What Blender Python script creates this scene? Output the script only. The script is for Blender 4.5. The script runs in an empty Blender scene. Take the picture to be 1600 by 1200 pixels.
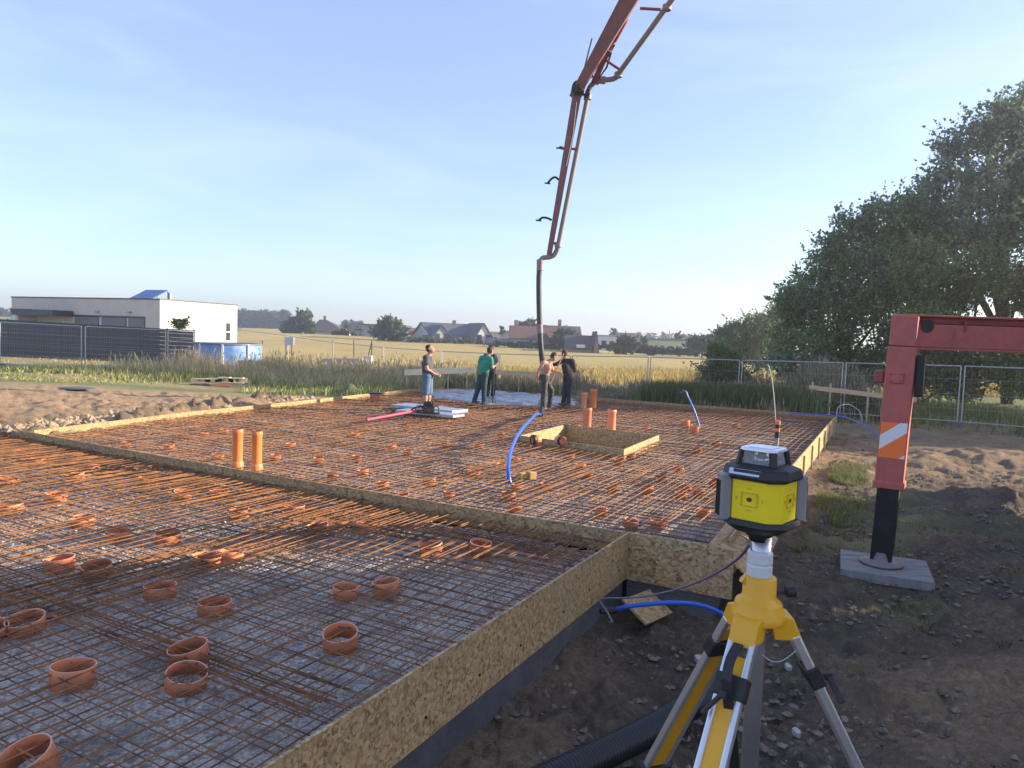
import bpy, math, random
import numpy as np
from mathutils import Vector, Matrix
rng = np.random.default_rng(7); random.seed(7)
sc = bpy.context.scene; COL = sc.collection
rad = math.radians
# ------------------------------------------------------------------ camera
F, HY, ROLL, CZ = 1130.0, 530.0, rad(2.0), 2.12
PITCH = math.atan((600-HY)*math.cos(ROLL)/F)
cam = bpy.data.cameras.new('camera'); co = bpy.data.objects.new('camera', cam); COL.objects.link(co)
cam.sensor_width = 36; cam.lens = 36*F/1600; cam.clip_start = .05; cam.clip_end = 4000
_R = Vector((1,0,0)); _U = Vector((0,math.sin(PITCH),math.cos(PITCH))); _F = Vector((0,math.cos(PITCH),-math.sin(PITCH)))
_ix = _R*math.cos(ROLL)+_U*math.sin(ROLL); _iy = -_R*math.sin(ROLL)+_U*math.cos(ROLL)
m = Matrix.Identity(4)
for i in range(3): m[i][0], m[i][1], m[i][2] = _ix[i], _iy[i], -_F[i]
m[2][3] = CZ; co.matrix_world = m; sc.camera = co
cam.dof.use_dof = False
def ray(x, y):
    u = (x-800)/F; v = (600-y)/F
    return _F+_ix*u+_iy*v
def at(x, y, z=0.0):
    d = ray(x, y); t = (z-CZ)/d.z; return Vector((d.x*t, d.y*t, z))
def atY(x, y, Y):
    d = ray(x, y); t = Y/d.y; return Vector((d.x*t, Y, CZ+d.z*t))
# ------------------------------------------------------------------ light
SUN_AZ, SUN_EL = rad(84), rad(16)
w = bpy.data.worlds.new('World'); sc.world = w; w.use_nodes = True
nt = w.node_tree; bg = nt.nodes['Background']
sky = nt.nodes.new('ShaderNodeTexSky'); sky.sky_type = 'NISHITA'; sky.sun_disc = False
sky.sun_elevation = SUN_EL; sky.sun_rotation = SUN_AZ; sky.air_density = 1.0; sky.dust_density = .35; sky.ozone_density = 3
hs = nt.nodes.new('ShaderNodeHueSaturation'); hs.inputs['Saturation'].default_value = 1.0; hs.inputs['Hue'].default_value = .506; nt.links.new(sky.outputs[0], hs.inputs['Color'])
vl = nt.nodes.new('ShaderNodeMix'); vl.data_type = 'RGBA'; vl.inputs[0].default_value = .27; vl.inputs[7].default_value = (2.8, 3.0, 4.7, 1)
nt.links.new(hs.outputs[0], vl.inputs[6]); 
tc = nt.nodes.new('ShaderNodeTexCoord'); mp_ = nt.nodes.new('ShaderNodeMapping'); mp_.inputs['Scale'].default_value = (1.2, 1.6, 7); mp_.inputs['Rotation'].default_value = (0, rad(14), rad(20)); nt.links.new(tc.outputs['Generated'], mp_.inputs[0])
ci = nt.nodes.new('ShaderNodeTexNoise'); ci.inputs['Scale'].default_value = 1.6; ci.inputs['Detail'].default_value = 7; ci.inputs['Roughness'].default_value = .55; ci.inputs['Distortion'].default_value = .6; nt.links.new(mp_.outputs[0], ci.inputs['Vector'])
cr = nt.nodes.new('ShaderNodeMapRange'); cr.inputs[1].default_value = .42; cr.inputs[2].default_value = .75; cr.inputs[4].default_value = .16; nt.links.new(ci.outputs[0], cr.inputs[0])
cm = nt.nodes.new('ShaderNodeMix'); cm.data_type = 'RGBA'; nt.links.new(cr.outputs[0], cm.inputs[0]); nt.links.new(vl.outputs[2], cm.inputs[6]); cm.inputs[7].default_value = (5.0, 5.4, 6.2, 1)
nt.links.new(cm.outputs[2], bg.inputs[0]); bg.inputs[1].default_value = .115
sl = bpy.data.lights.new('sun', 'SUN'); so = bpy.data.objects.new('sun', sl); COL.objects.link(so)
sl.energy = 4.6; sl.angle = rad(.6); sl.color = (1, .83, .62)
sd = Vector((math.sin(SUN_AZ)*math.cos(SUN_EL), math.cos(SUN_AZ)*math.cos(SUN_EL), math.sin(SUN_EL)))
so.rotation_euler = sd.to_track_quat('Z', 'Y').to_euler()
sc.view_settings.view_transform = 'Standard'; sc.view_settings.look = 'None'
sc.view_settings.exposure = 1.4; sc.view_settings.gamma = 1
sc.render.engine = 'CYCLES'
sc.cycles.max_bounces = 6; sc.cycles.transparent_max_bounces = 8
# ------------------------------------------------------------------ materials
def nmat(name):
    m = bpy.data.materials.new(name); m.use_nodes = True
    return m, m.node_tree, m.node_tree.nodes['Principled BSDF']
def ramp(nt, src, stops):
    r = nt.nodes.new('ShaderNodeValToRGB'); nt.links.new(src, r.inputs[0])
    e = r.color_ramp.elements
    while len(e) < len(stops): e.new(.5)
    for k, (p, c) in enumerate(stops):
        e[k].position = p; e[k].color = (c, c, c, 1) if isinstance(c, (int, float)) else (*c, 1)
    return r.outputs[0]
def noise(nt, vec, scale, detail=4, rough=.6, dist=0):
    n = nt.nodes.new('ShaderNodeTexNoise'); n.inputs['Scale'].default_value = scale
    n.inputs['Detail'].default_value = detail; n.inputs['Roughness'].default_value = rough; n.inputs['Distortion'].default_value = dist
    if vec: nt.links.new(vec, n.inputs['Vector'])
    return n.outputs[0]
def mixc(nt, f, a, b, mode='MIX'):
    n = nt.nodes.new('ShaderNodeMix'); n.data_type = 'RGBA'; n.blend_type = mode
    for k, s in ((0, f), (6, a), (7, b)):
        if isinstance(s, (int, float)): n.inputs[k].default_value = s
        elif isinstance(s, tuple): n.inputs[k].default_value = (*s, 1)
        else: nt.links.new(s, n.inputs[k])
    return n.outputs[2]
def ocoord(nt, sx=1, sy=1, sz=1, rot=(0,0,0), kind='Object'):
    t = nt.nodes.new('ShaderNodeTexCoord'); mp = nt.nodes.new('ShaderNodeMapping')
    mp.inputs['Scale'].default_value = (sx, sy, sz); mp.inputs['Rotation'].default_value = rot
    nt.links.new(t.outputs[kind], mp.inputs[0]); return mp.outputs[0]
def bump(nt, bs, h, strength=.3, dist=.01):
    b = nt.nodes.new('ShaderNodeBump'); b.inputs['Strength'].default_value = strength; b.inputs['Distance'].default_value = dist
    nt.links.new(h, b.inputs['Height']); nt.links.new(b.outputs[0], bs.inputs['Normal'])
_mc = {}
def mat(name, col, rough=.7, metal=0, col2=None, scale=8, lo=.4, hi=.65, bmp=0, bscale=60, bdist=.004, stretch=(1,1,1)):
    if name in _mc: return _mc[name]
    m, nt, bs = nmat(name)
    bs.inputs['Roughness'].default_value = rough; bs.inputs['Metallic'].default_value = metal
    v = ocoord(nt, *stretch)
    if col2 is not None:
        f = ramp(nt, noise(nt, v, scale, 5, .65), [(lo, 0.0), (hi, 1.0)])
        nt.links.new(mixc(nt, f, tuple(col), tuple(col2)), bs.inputs['Base Color'])
    else: bs.inputs['Base Color'].default_value = (*col, 1)
    if bmp: bump(nt, bs, noise(nt, v, bscale, 4, .7), bmp, bdist)
    _mc[name] = m; return m
def osb_mat(name='osb_board', tint=(1,1,1), wet=0):
    m, nt, bs = nmat(name); bs.inputs['Roughness'].default_value = .75
    acc = None
    for k, a in enumerate((.3, 1.25, 2.2, -.55)):
        v = ocoord(nt, 2.6, 11, 9, (a, a*.7, a))
        vo = nt.nodes.new('ShaderNodeTexVoronoi'); vo.inputs['Scale'].default_value = 2.6+.7*k
        nt.links.new(v, vo.inputs['Vector'])
        sp = nt.nodes.new('ShaderNodeSeparateColor'); nt.links.new(vo.outputs['Color'], sp.inputs[0])
        c = sp.outputs[k % 3]
        if acc is None: acc = c
        else:
            sel = noise(nt, ocoord(nt, 1, 1, 1), 7+2*k, 1, .5)
            s2 = ramp(nt, sel, [(.47, 0.0), (.53, 1.0)])
            acc = mixc(nt, s2, acc, c)
    T = lambda c: tuple(a*b for a, b in zip(c, tint))
    col = ramp(nt, acc, [(0, T((.15,.085,.035))), (.22, T((.30,.19,.085))), (.6, T((.43,.29,.14))), (1, T((.56,.41,.22)))])
    big = ramp(nt, noise(nt, ocoord(nt), 1.3, 4, .6), [(.35, 0.0), (.7, 1.0)])
    col = mixc(nt, big, col, T((.30,.22,.13)), 'MIX'); 
    n = col.node; n.inputs[0].default_value = 0
    sc_ = nt.nodes.new('ShaderNodeMath'); sc_.operation = 'MULTIPLY'; sc_.inputs[1].default_value = .35
    nt.links.new(big, sc_.inputs[0]); nt.links.new(sc_.outputs[0], n.inputs[0])
    nt.links.new(col, bs.inputs['Base Color']); bump(nt, bs, acc, .35, .003)
    return m
def attr_mat(name, rough=.8, transl=0.0, var=0):
    m, nt, bs = nmat(name); a = nt.nodes.new('ShaderNodeAttribute'); a.attribute_name = 'Col'
    nt.links.new(a.outputs['Color'], bs.inputs['Base Color']); bs.inputs['Roughness'].default_value = rough
    if transl:
        tr = nt.nodes.new('ShaderNodeBsdfTranslucent'); mx = nt.nodes.new('ShaderNodeMixShader'); mx.inputs[0].default_value = transl
        nt.links.new(a.outputs['Color'], tr.inputs[0]); nt.links.new(bs.outputs[0], mx.inputs[1]); nt.links.new(tr.outputs[0], mx.inputs[2])
        nt.links.new(mx.outputs[0], nt.nodes['Material Output'].inputs[0])
    return m
# ------------------------------------------------------------------ mesh helpers
ORG = {}
def tag(o, label=None, cat=None, group=None, kind=None):
    if label: o['label'] = label
    if cat: o['category'] = cat
    if group: o['group'] = group
    if kind: o['kind'] = kind
    return o
def empty(name, loc, label=None, cat=None, group=None):
    o = bpy.data.objects.new(name, None); COL.objects.link(o); o.location = loc; o.empty_display_size = .1
    ORG[o.name] = Vector(loc); return tag(o, label, cat, group)
def link_mesh(me, name, m, parent=None, origin=None, verts=None):
    o = bpy.data.objects.new(name, me); COL.objects.link(o)
    if m is not None:
        for mm in (m if isinstance(m, (list, tuple)) else [m]): me.materials.append(mm)
    if parent is not None: o.parent = parent; ORG[o.name] = ORG[parent.name]
    else: o.location = origin; ORG[o.name] = Vector(origin)
    return o
class MB:
    def __init__(s): s.v = []; s.f = []; s.s = []; s.mi = []; s.m = 0
    def add(s, vs, fs, smooth=False):
        b = len(s.v); s.v += [Vector(v) for v in vs]
        for f in fs: s.f.append([b+i for i in f]); s.s.append(smooth); s.mi.append(s.m)
        return s
    def hexa(s, p):   # 0-3 bottom ccw, 4-7 top
        return s.add(p, [(3,2,1,0),(4,5,6,7),(0,1,5,4),(1,2,6,5),(2,3,7,6),(3,0,4,7)])
    def box(s, c, d, rz=0, R=None):
        c = Vector(c); M = R if R is not None else Matrix.Rotation(rz, 3, 'Z')
        x, y, z = d[0]/2, d[1]/2, d[2]/2
        return s.hexa([c+M@Vector(p) for p in ((-x,-y,-z),(x,-y,-z),(x,y,-z),(-x,y,-z),(-x,-y,z),(x,-y,z),(x,y,z),(-x,y,z))])
    def bar(s, p, q, a, b=None, up=(0,0,1), taper=1.0):
        p, q = Vector(p), Vector(q); b = a if b is None else b
        d = (q-p).normalized(); u = Vector(up)
        if abs(d.dot(u)) > .98: u = Vector((0,1,0))
        x = d.cross(u).normalized(); y = x.cross(d)
        P = []
        for c, k in ((p, 1), (q, taper)):
            for sx, sy in ((-1,-1),(1,-1),(1,1),(-1,1)): P.append(c+x*(sx*a/2*k)+y*(sy*b/2*k))
        return s.hexa(P)
    def tube(s, path, r, n=8, caps=True, closed=False):
        path = [Vector(p) for p in path]; N = len(path)
        rs = r if isinstance(r, (list, tuple)) else [r]*N
        ring0 = []; t0 = None; x = None
        for i, p in enumerate(path):
            if i == 0: t = path[1]-p
            elif i == N-1: t = p-path[i-1]
            else: t = (path[i+1]-p).normalized()+(p-path[i-1]).normalized()
            t.normalize()
            if x is None:
                a = Vector((0,0,1)) if abs(t.z) < .9 else Vector((1,0,0)); x = t.cross(a).normalized()
            else:
                x = (x-t*x.dot(t)); x.normalize()
            y = t.cross(x)
            ring0.append([p+(x*math.cos(2*math.pi*k/n)+y*math.sin(2*math.pi*k/n))*rs[i] for k in range(n)])
        vs = [v for rr in ring0 for v in rr]; fs = []
        for i in range(N-1):
            for k in range(n):
                k2 = (k+1) % n; fs.append((i*n+k, i*n+k2, (i+1)*n+k2, (i+1)*n+k))
        s.add(vs, fs, n > 5)
        if caps: s.add(ring0[0], [tuple(range(n))[::-1]]); s.add(ring0[-1], [tuple(range(n))])
        return s
    def lathe(s, prof, c, n=24, M=None, smooth=True):  # prof: (r,z) list
        c = Vector(c); M = M or Matrix.Identity(3); vs = []; fs = []
        for r, z in prof:
            for k in range(n):
                a = 2*math.pi*k/n; vs.append(c+M@Vector((r*math.cos(a), r*math.sin(a), z)))
        for i in range(len(prof)-1):
            for k in range(n):
                k2 = (k+1) % n; fs.append((i*n+k, i*n+k2, (i+1)*n+k2, (i+1)*n+k))
        return s.add(vs, fs, smooth)
    def prism(s, poly, z0, z1, smooth=False):  # poly ccw xy
        n = len(poly); vs = [Vector((p[0], p[1], z0)) for p in poly]+[Vector((p[0], p[1], z1)) for p in poly]
        fs = [tuple(range(n))[::-1], tuple(range(n, 2*n))]+[(i, (i+1) % n, n+(i+1) % n, n+i) for i in range(n)]
        return s.add(vs, fs, smooth)
    def build(s, name, m, parent=None, origin=None, bevel=0, label=None, cat=None, group=None, kind=None, seg=2):
        if parent is not None: org = ORG[parent.name]
        elif origin is not None: org = Vector(origin)
        else:
            a = np.array([tuple(v) for v in s.v]); org = Vector(((a[:,0].min()+a[:,0].max())/2, (a[:,1].min()+a[:,1].max())/2, a[:,2].min()))
        me = bpy.data.meshes.new(name); me.from_pydata([v-org for v in s.v], [], s.f)
        me.polygons.foreach_set('use_smooth', s.s); me.polygons.foreach_set('material_index', s.mi)
        o = link_mesh(me, name, m, parent, org)
        if bevel:
            b = o.modifiers.new('bevel', 'BEVEL'); b.width = bevel; b.segments = seg; b.limit_method = 'ANGLE'; b.angle_limit = rad(40)
        return tag(o, label, cat, group, kind)
def np_mesh(name, V, Fq, m, parent=None, origin=(0,0,0), cols=None, smooth=False, **kw):
    """V (n,3) world coordinates, Fq (k,4) or (k,3) faces, cols (n,3) per vertex"""
    org = np.array(ORG[parent.name]) if parent is not None else np.array(origin)
    me = bpy.data.meshes.new(name); V = (V-org).astype(np.float32); nf, k = Fq.shape
    me.vertices.add(len(V)); me.vertices.foreach_set('co', V.ravel())
    me.loops.add(nf*k); me.loops.foreach_set('vertex_index', Fq.astype(np.int32).ravel())
    me.polygons.add(nf); me.polygons.foreach_set('loop_start', np.arange(0, nf*k, k, dtype=np.int32))
    me.polygons.foreach_set('loop_total', np.full(nf, k, dtype=np.int32))
    me.polygons.foreach_set('use_smooth', np.full(nf, smooth))
    if cols is not None:
        a = me.color_attributes.new('Col', 'FLOAT_COLOR', 'POINT')
        a.data.foreach_set('color', np.concatenate([cols, np.ones((len(V), 1))], 1).astype(np.float32).ravel())
    me.update(calc_edges=True); me.validate()
    o = link_mesh(me, name, m, parent, Vector(org)); return tag(o, **kw)
# ------------------------------------------------------------------ noise
def _h(ix, iy, seed):
    n = (ix.astype(np.int64)*374761393+iy.astype(np.int64)*668265263+seed*1442695041) & 0x7fffffff
    n = (n ^ (n >> 13))*1274126177 & 0x7fffffff
    return ((n ^ (n >> 16)) & 0xffff)/65535.0
def vn(x, y, seed=0):
    ix, iy = np.floor(x), np.floor(y); fx, fy = x-ix, y-iy; fx = fx*fx*(3-2*fx); fy = fy*fy*(3-2*fy)
    a, b, c, d = _h(ix, iy, seed), _h(ix+1, iy, seed), _h(ix, iy+1, seed), _h(ix+1, iy+1, seed)
    return (a*(1-fx)+b*fx)*(1-fy)+(c*(1-fx)+d*fx)*fy
def fbm(x, y, seed=0, oc=4, g=.5):
    s = 0; a = 1; t = 0
    for i in range(oc):
        s = s+a*vn(x*2**i+i*17.3, y*2**i-i*9.1, seed+i); t += a; a *= g
    return s/t
def sstep(a, b, x): t = np.clip((x-a)/(b-a), 0, 1); return t*t*(3-2*t)
# ------------------------------------------------------------------ plan of the slab
K = np.array([1.35, 8.01]); U = np.array([math.sin(rad(28.5)), math.cos(rad(28.5))]); W = np.array([-.874, .486]); W = W/np.linalg.norm(W)
def kp(u, w): return K+U*u+W*w
FAR_R = np.array([10.51, 23.38]); BACK_L = np.array([-1.58, 29.91]); D_R = np.array([2.02, 7.64+.05])
FARP = [tuple(K), (2.25, 7.53), tuple(FAR_R), tuple(BACK_L), (-3.9, 28.4), (-6.38, 21.84), (-8.0, 18.03), (-9.11, 13.87)]
NEARP = [tuple(K), tuple(kp(0, 13.6)), tuple(kp(-12, 13.6)), tuple(kp(-12, 0))]
def inpoly(x, y, P):
    r = np.zeros(np.shape(x), bool); n = len(P)
    for i in range(n):
        (x1, y1), (x2, y2) = P[i], P[(i+1) % n]
        c = ((y1 > y) != (y2 > y)) & (x < (x2-x1)*(y-y1)/((y2-y1) if y2 != y1 else 1e-9)+x1); r ^= c
    return r
def dpoly(x, y, P):
    d = np.full(np.shape(x), 1e9); n = len(P)
    for i in range(n):
        a, b = np.array(P[i]), np.array(P[(i+1) % n]); e = b-a
        t = np.clip(((x-a[0])*e[0]+(y-a[1])*e[1])/(e@e), 0, 1)
        d = np.minimum(d, np.hypot(x-a[0]-t*e[0], y-a[1]-t*e[1]))
    return d
CP = np.array([(1,4,-.84),(.3,5.5,-.84),(1.5,6.8,-.86),(2.3,7.2,-.84),(0,2,-.75),(2.5,4,-.70),(4,4,-.66),(5,9,-.64),(3,1,-.7),(8,6,-.6),(8,14,-.5),(12,20,-.42),(3.4,8.6,-.62),(4.5,11.4,-.55),(6.6,14,-.58),(9,18.5,-.6),(11.4,23,-.62),(11,26,-.45),
 (19,30,-.36),(12,32,-.45),(3,32,-.5),(0,34,-.55),(-5,33,-.3),(-11,15,-.08),(-11,12,-.08),(-9.6,20,-.05),(-8,22,-.03),(-6.5,27,-.1),(-16,22,.08),(-25,30,.15),(-18,33,.12),(-14,38,0),(-25,50,.25),(-14,50,.0),(-8,42,-.3),
 (0,60,-.7),(20,60,-.5),(0,100,-.1),(-60,200,1.6),(0,180,.85),(45,150,-.1),(90,150,0),(-80,300,3),(0,400,2),(200,300,0),(30,40,-.3),(40,20,-.3),(20,5,-.5),(-20,0,-.1),(0,-10,-.6),(-60,60,.6),(60,60,-.2),(-200,300,4),(0,900,3),(400,800,2),(-500,800,6)], float)
def gz0(x, y):
    x = np.asarray(x, float); y = np.asarray(y, float); s = 0; t = 0
    for a, b, c in CP:
        d2 = (x-a)**2+(y-b)**2; wt = 1/(d2+.15+.0008*(a*a+b*b))**1.7; s = s+wt*c; t = t+wt
    return s/t
def gz(x, y): return float(gz0(x, y))
# ================================================================== SETTING: ground + field
def build_ground():
    NR, NA = 760, 620
    r = np.concatenate([[.3], 1.4*np.exp(np.linspace(0, math.log(1200/1.4), NR))])
    a = np.concatenate([np.linspace(-math.pi, rad(-52), 60)[:-1], np.linspace(rad(-52), rad(52), NA), np.linspace(rad(52), math.pi, 60)[1:]])
    R_, A_ = np.meshgrid(r, a, indexing='ij'); X = R_*np.sin(A_); Y = R_*np.cos(A_)
    Z = gz0(X, Y); dist = R_
    inf = inpoly(X, Y, FARP) | inpoly(X, Y, NEARP)
    d = np.minimum(dpoly(X, Y, FARP), dpoly(X, Y, NEARP))
    # soil relief: clods, tracks
    soil = 1-sstep(30, 36, Y+.25*X)
    soilL = 1-sstep(24.5, 26.5, Y-.05*X+fbm(X*.7, Y*.7, 8)*3.2-.6)
    soil = np.where(X < -2, soilL, soil)
    rough = fbm(X*1.3, Y*1.3, 1, 4)-.5; fine = fbm(X*6, Y*6, 2, 4, .6)-.5
    clod = np.maximum(fbm(X*3.2, Y*3.2, 5, 3)-.52, 0)
    near = np.exp(-np.maximum(dist-3, 0)/60)
    Z = Z+soil*near*(rough*.16+fine*.09+clod*.34*np.where(X > 0, 1, .5)+np.maximum(fbm(X*11, Y*11, 15, 3)-.55, 0)*.16)
    # wheel ruts on the right, heaps
    t = (X-3)*.30-(Y-5.2)
    Z = Z+np.where(X > 2.2, 1, 0)*sstep(2.2, 3, X)*.055*np.sin(t*6.0)*np.exp(-(t/1.4)**2)*(dist < 12)
    heap = np.exp(-((Y-17.5-.1*(X-9))/.9)**2)*sstep(8.2, 10, X)
    Z = Z+heap*(.15+.2*rough)
    Z = Z+np.exp(-((Y-13.2)/.5)**2)*sstep(6.4, 8, X)*(.14+.2*rough)
    # heap of spoil along the left board
    dl = np.abs((X+7.9)-(Y-17.5)*.27+.9); 
    hl = np.exp(-(dl/.55)**2)*sstep(13, 15.5, Y)*(1-sstep(22, 24, Y))
    Z = Z+hl*(.10+.55*clod+.25*fine)
    dk = np.exp(-((X+10.8)/2.2)**2-((Y-16)/1.3)**2); Z = Z-dk*.22
    Z = Z+np.exp(-((X+5.95)**2+(Y-26.6)**2)/.12)*.45
    # grassland undulation
    Z = Z+(1-soil)*(fbm(X*.12, Y*.12, 9)-.5)*.25*np.exp(-dist/150)
    Z = np.where(inf, np.where(Z < -.4, Z, np.minimum(Z, -.02)-sstep(.0, .22, d)*.45), Z)
    Z = np.where(inf & (d > .15), np.minimum(Z, -.4), Z)
    # keep outside soil under the right board edge
    Z = np.where(~inf & (d < .5) & (X < 3) & (Y < 8.5), np.minimum(Z, -.76), Z)
    Z = np.where(~inf & (d < .25) & (X < 0) & (Y > 8), np.minimum(Z, -.03), Z)
    Z = np.where(~inf & (d < .45) & (X > 2.9) & (Y < 22), np.minimum(Z, -.58-.08*fine), Z)
    # zones as base material: R tan sandy soil, G grass, B straw
    dark = sstep(-3, 2, X+.0*Y)
    tan = (1-dark)+dark*.45*sstep(12, 18, Y)
    Z = Z+soilL*(X < -4)*np.exp(-dist/80)*((fbm(X*.9, Y*2.6, 51, 5, .6)-.5)*.12+np.maximum(fbm(X*6, Y*10, 52, 3)-.5, 0)*.2)*(~inf)
    tan = np.clip(tan+.25*(rough*2)-.8*dk-.55*hl, 0, 1)
    track = sstep(2.4, 3.2, X)*np.exp(-((t+.1)/.9)**2)*(dist < 13); tan = np.clip(tan+track*.45, 0, 1)
    grass = np.clip((1-soil), 0, 1)
    strip = np.exp(-((X-(4.0+(Y-9)*.5)-.9)/.5)**2)*sstep(8.0, 9.5, Y)*(1-sstep(16.5, 18, Y))
    grass = np.clip(grass+strip*sstep(.42, .6, fbm(X*1.4, Y*1.4, 21))*.8, 0, 1)
    grass = np.clip(grass+.35*sstep(.5, .7, fbm(X*.9, Y*.9, 33))*(X > 3)*(Y > 6)*(Y < 12), 0, 1)
    straw = sstep(.35, .65, fbm(X*.35, Y*.35, 12, 4))
    straw = np.where((X < -9) & (Y > 26) & (Y < 60), np.clip(straw+.6, 0, 1), straw)
    cols = np.stack([tan, grass, straw], -1).reshape(-1, 3)
    V = np.stack([X, Y, Z], -1).reshape(-1, 3); na = len(a); nr = len(r)
    i = np.arange(nr-1)[:, None]*na; j = np.arange(na-1)[None, :]
    Q = np.stack([i+j, i+j+1, i+na+j+1, i+na+j], -1).reshape(-1, 4)[:, ::-1]
    cx = X.reshape(-1)[Q].mean(1); cy = Y.reshape(-1)[Q].mean(1)
    fld = (cy > 44+np.maximum(0, -cx-6)*.9) & (cy < FARF(cx, cy)) & (np.abs(cx) < 400) & (cx > -.36*cy-4)
    m1 = ground_mat(); m2 = field_mat()
    def sub(name, sel, m):
        q = Q[sel]; us, inv = np.unique(q, return_inverse=True)
        return np_mesh(name, V[us], inv.reshape(q.shape), m, cols=cols[us], smooth=True, kind='structure')
    sub('ground', ~fld, m1); sub('field', fld, m2)
def FARF(x, y):  # far edge of the field by bearing
    px = 800+F*x/np.maximum(y, 1)
    return np.interp(px, [380, 520, 700, 900, 1050, 1200, 1600], [300, 240, 180, 165, 150, 120, 90])
def ground_mat():
    m, nt, bs = nmat('soil_and_turf'); bs.inputs['Roughness'].default_value = .95
    a = nt.nodes.new('ShaderNodeAttribute'); a.attribute_name = 'Col'
    s = nt.nodes.new('ShaderNodeSeparateColor'); nt.links.new(a.outputs['Color'], s.inputs[0])
    v = ocoord(nt)
    n1 = noise(nt, v, 2.2, 8, .65); n2 = noise(nt, v, 14, 9, .78); n3 = noise(nt, v, 90, 3, .7)
    dark = ramp(nt, n2, [(.3, (.055,.04,.027)), (.5, (.165,.122,.08)), (.72, (.36,.28,.19))])
    tan = ramp(nt, n2, [(.3, (.24,.14,.07)), (.5, (.52,.34,.175)), (.7, (.68,.49,.29))])
    tan = mixc(nt, ramp(nt, n1, [(.35, 0.0), (.65, .55)]), tan, (.22,.155,.095))
    dark = mixc(nt, ramp(nt, noise(nt, v, 1.1, 7, .75), [(.42, 0.0), (.6, .75)]), dark, (.075,.06,.045))
    soil = mixc(nt, s.outputs[0], dark, tan)
    ns = noise(nt, ocoord(nt, 1, 4, 1), 3, 8, .8)
    turf = ramp(nt, n3, [(.3, (.10,.12,.035)), (.7, (.24,.25,.09))])
    straw = ramp(nt, ns, [(.3, (.20,.17,.065)), (.5, (.36,.29,.13)), (.7, (.50,.41,.21))])
    g = mixc(nt, s.outputs[2], turf, straw)
    nt.links.new(mixc(nt, s.outputs[1], soil, g), bs.inputs['Base Color'])
    ad = nt.nodes.new('ShaderNodeMath'); ad.operation = 'ADD'; nt.links.new(n2, ad.inputs[0]); nt.links.new(n3, ad.inputs[1])
    bump(nt, bs, ad.outputs[0], 1.0, .035); return m
def field_mat():
    m, nt, bs = nmat('ripe_field'); bs.inputs['Roughness'].default_value = .95
    n = noise(nt, ocoord(nt, 1, .25, 1), .08, 8, .75); n2 = noise(nt, ocoord(nt, 1, 1, 1), 1.2, 6, .8)
    n3 = noise(nt, ocoord(nt, .3, 1, 1, (0,0,.2)), .05, 3, .5)
    c = ramp(nt, n, [(.3, (.34,.25,.075)), (.5, (.47,.34,.10)), (.7, (.56,.42,.15))])
    c = mixc(nt, ramp(nt, n2, [(.35, 0.0), (.8, .5)]), c, (.24,.22,.06))
    c = mixc(nt, ramp(nt, n3, [(.5, 0.0), (.7, .5)]), c, (.30,.27,.08))
    nt.links.new(c, bs.inputs['Base Color']); bump(nt, bs, n2, .8, .15); return m
build_ground()
# ------------------------------------------------------------------ gravel bed, foundation wall
OSB = osb_mat(tint=(1.08,1.07,1.03)); OSB2 = osb_mat('osb_board_weathered', (.98,.95,.9))
LITP = mat('sunlit_plank_tone', (.84,.70,.46), .8, 0, (.70,.55,.34), 3, .35, .7)  # plank wood made paler, sunlight put into the colour of rail and frames
PINE = mat('pine_batten', (.62,.48,.28), .8, 0, (.44,.33,.19), 3, .35, .7, .2, 40, .002, (1,1,6))
CONC = mat('concrete_block', (.10,.10,.10), .9, 0, (.15,.15,.148), 3, .35, .7, .5, 40, .006)
RUST = mat('rusty_rebar', (.36,.155,.05), .85, 0, (.08,.04,.02), 4, .35, .65)
STEEL = mat('galvanised_steel', (.55,.57,.6), .35, .9, (.42,.44,.46), 20)
def gravel_mat():
    m, nt, bs = nmat('crushed_concrete'); bs.inputs['Roughness'].default_value = .95
    v = ocoord(nt)
    vo = nt.nodes.new('ShaderNodeTexVoronoi'); vo.inputs['Scale'].default_value = 38; nt.links.new(v, vo.inputs['Vector'])
    vb = nt.nodes.new('ShaderNodeTexVoronoi'); vb.inputs['Scale'].default_value = 13; nt.links.new(v, vb.inputs['Vector']); s2_ = nt.nodes.new('ShaderNodeSeparateColor'); nt.links.new(vb.outputs['Color'], s2_.inputs[0])
    s = nt.nodes.new('ShaderNodeSeparateColor'); nt.links.new(vo.outputs['Color'], s.inputs[0])
    c = ramp(nt, s.outputs[0], [(0, (.19,.16,.13)), (.5, (.47,.41,.34)), (.85, (.65,.58,.49)), (1, (.8,.74,.66))])
    c = mixc(nt, ramp(nt, noise(nt, v, 3, 6, .7), [(.35, 0.0), (.6, .75)]), c, (.42,.375,.32))
    c = mixc(nt, ramp(nt, noise(nt, v, .9, 4, .6), [(.52, 0.0), (.72, .7)]), c, (.16,.13,.11))
    c = mixc(nt, ramp(nt, s2_.outputs[1], [(.55, 0.0), (.62, .65)]), c, (.52,.49,.44))
    c = mixc(nt, ramp(nt, noise(nt, v, 1.7, 7, .7), [(.50, 0.0), (.62, .6)]), c, (.14,.12,.10))
    e = ramp(nt, vo.outputs['Distance'], [(0.2, 1.0), (.75, .0)])
    c = mixc(nt, ramp(nt, vo.outputs['Distance'], [(.45, 0.0), (.8, .6)]), c, (.10,.095,.09))
    nt.links.new(c, bs.inputs['Base Color']); bump(nt, bs, e, .8, .012); return m
GRAV = gravel_mat()
PIT = [at(812, 683, 0), at(975, 705, 0), at(1030, 682, 0)]; PIT.append(PIT[0]+(PIT[2]-PIT[1])*.98); PITP = [(v.x, v.y) for v in PIT]
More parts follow.
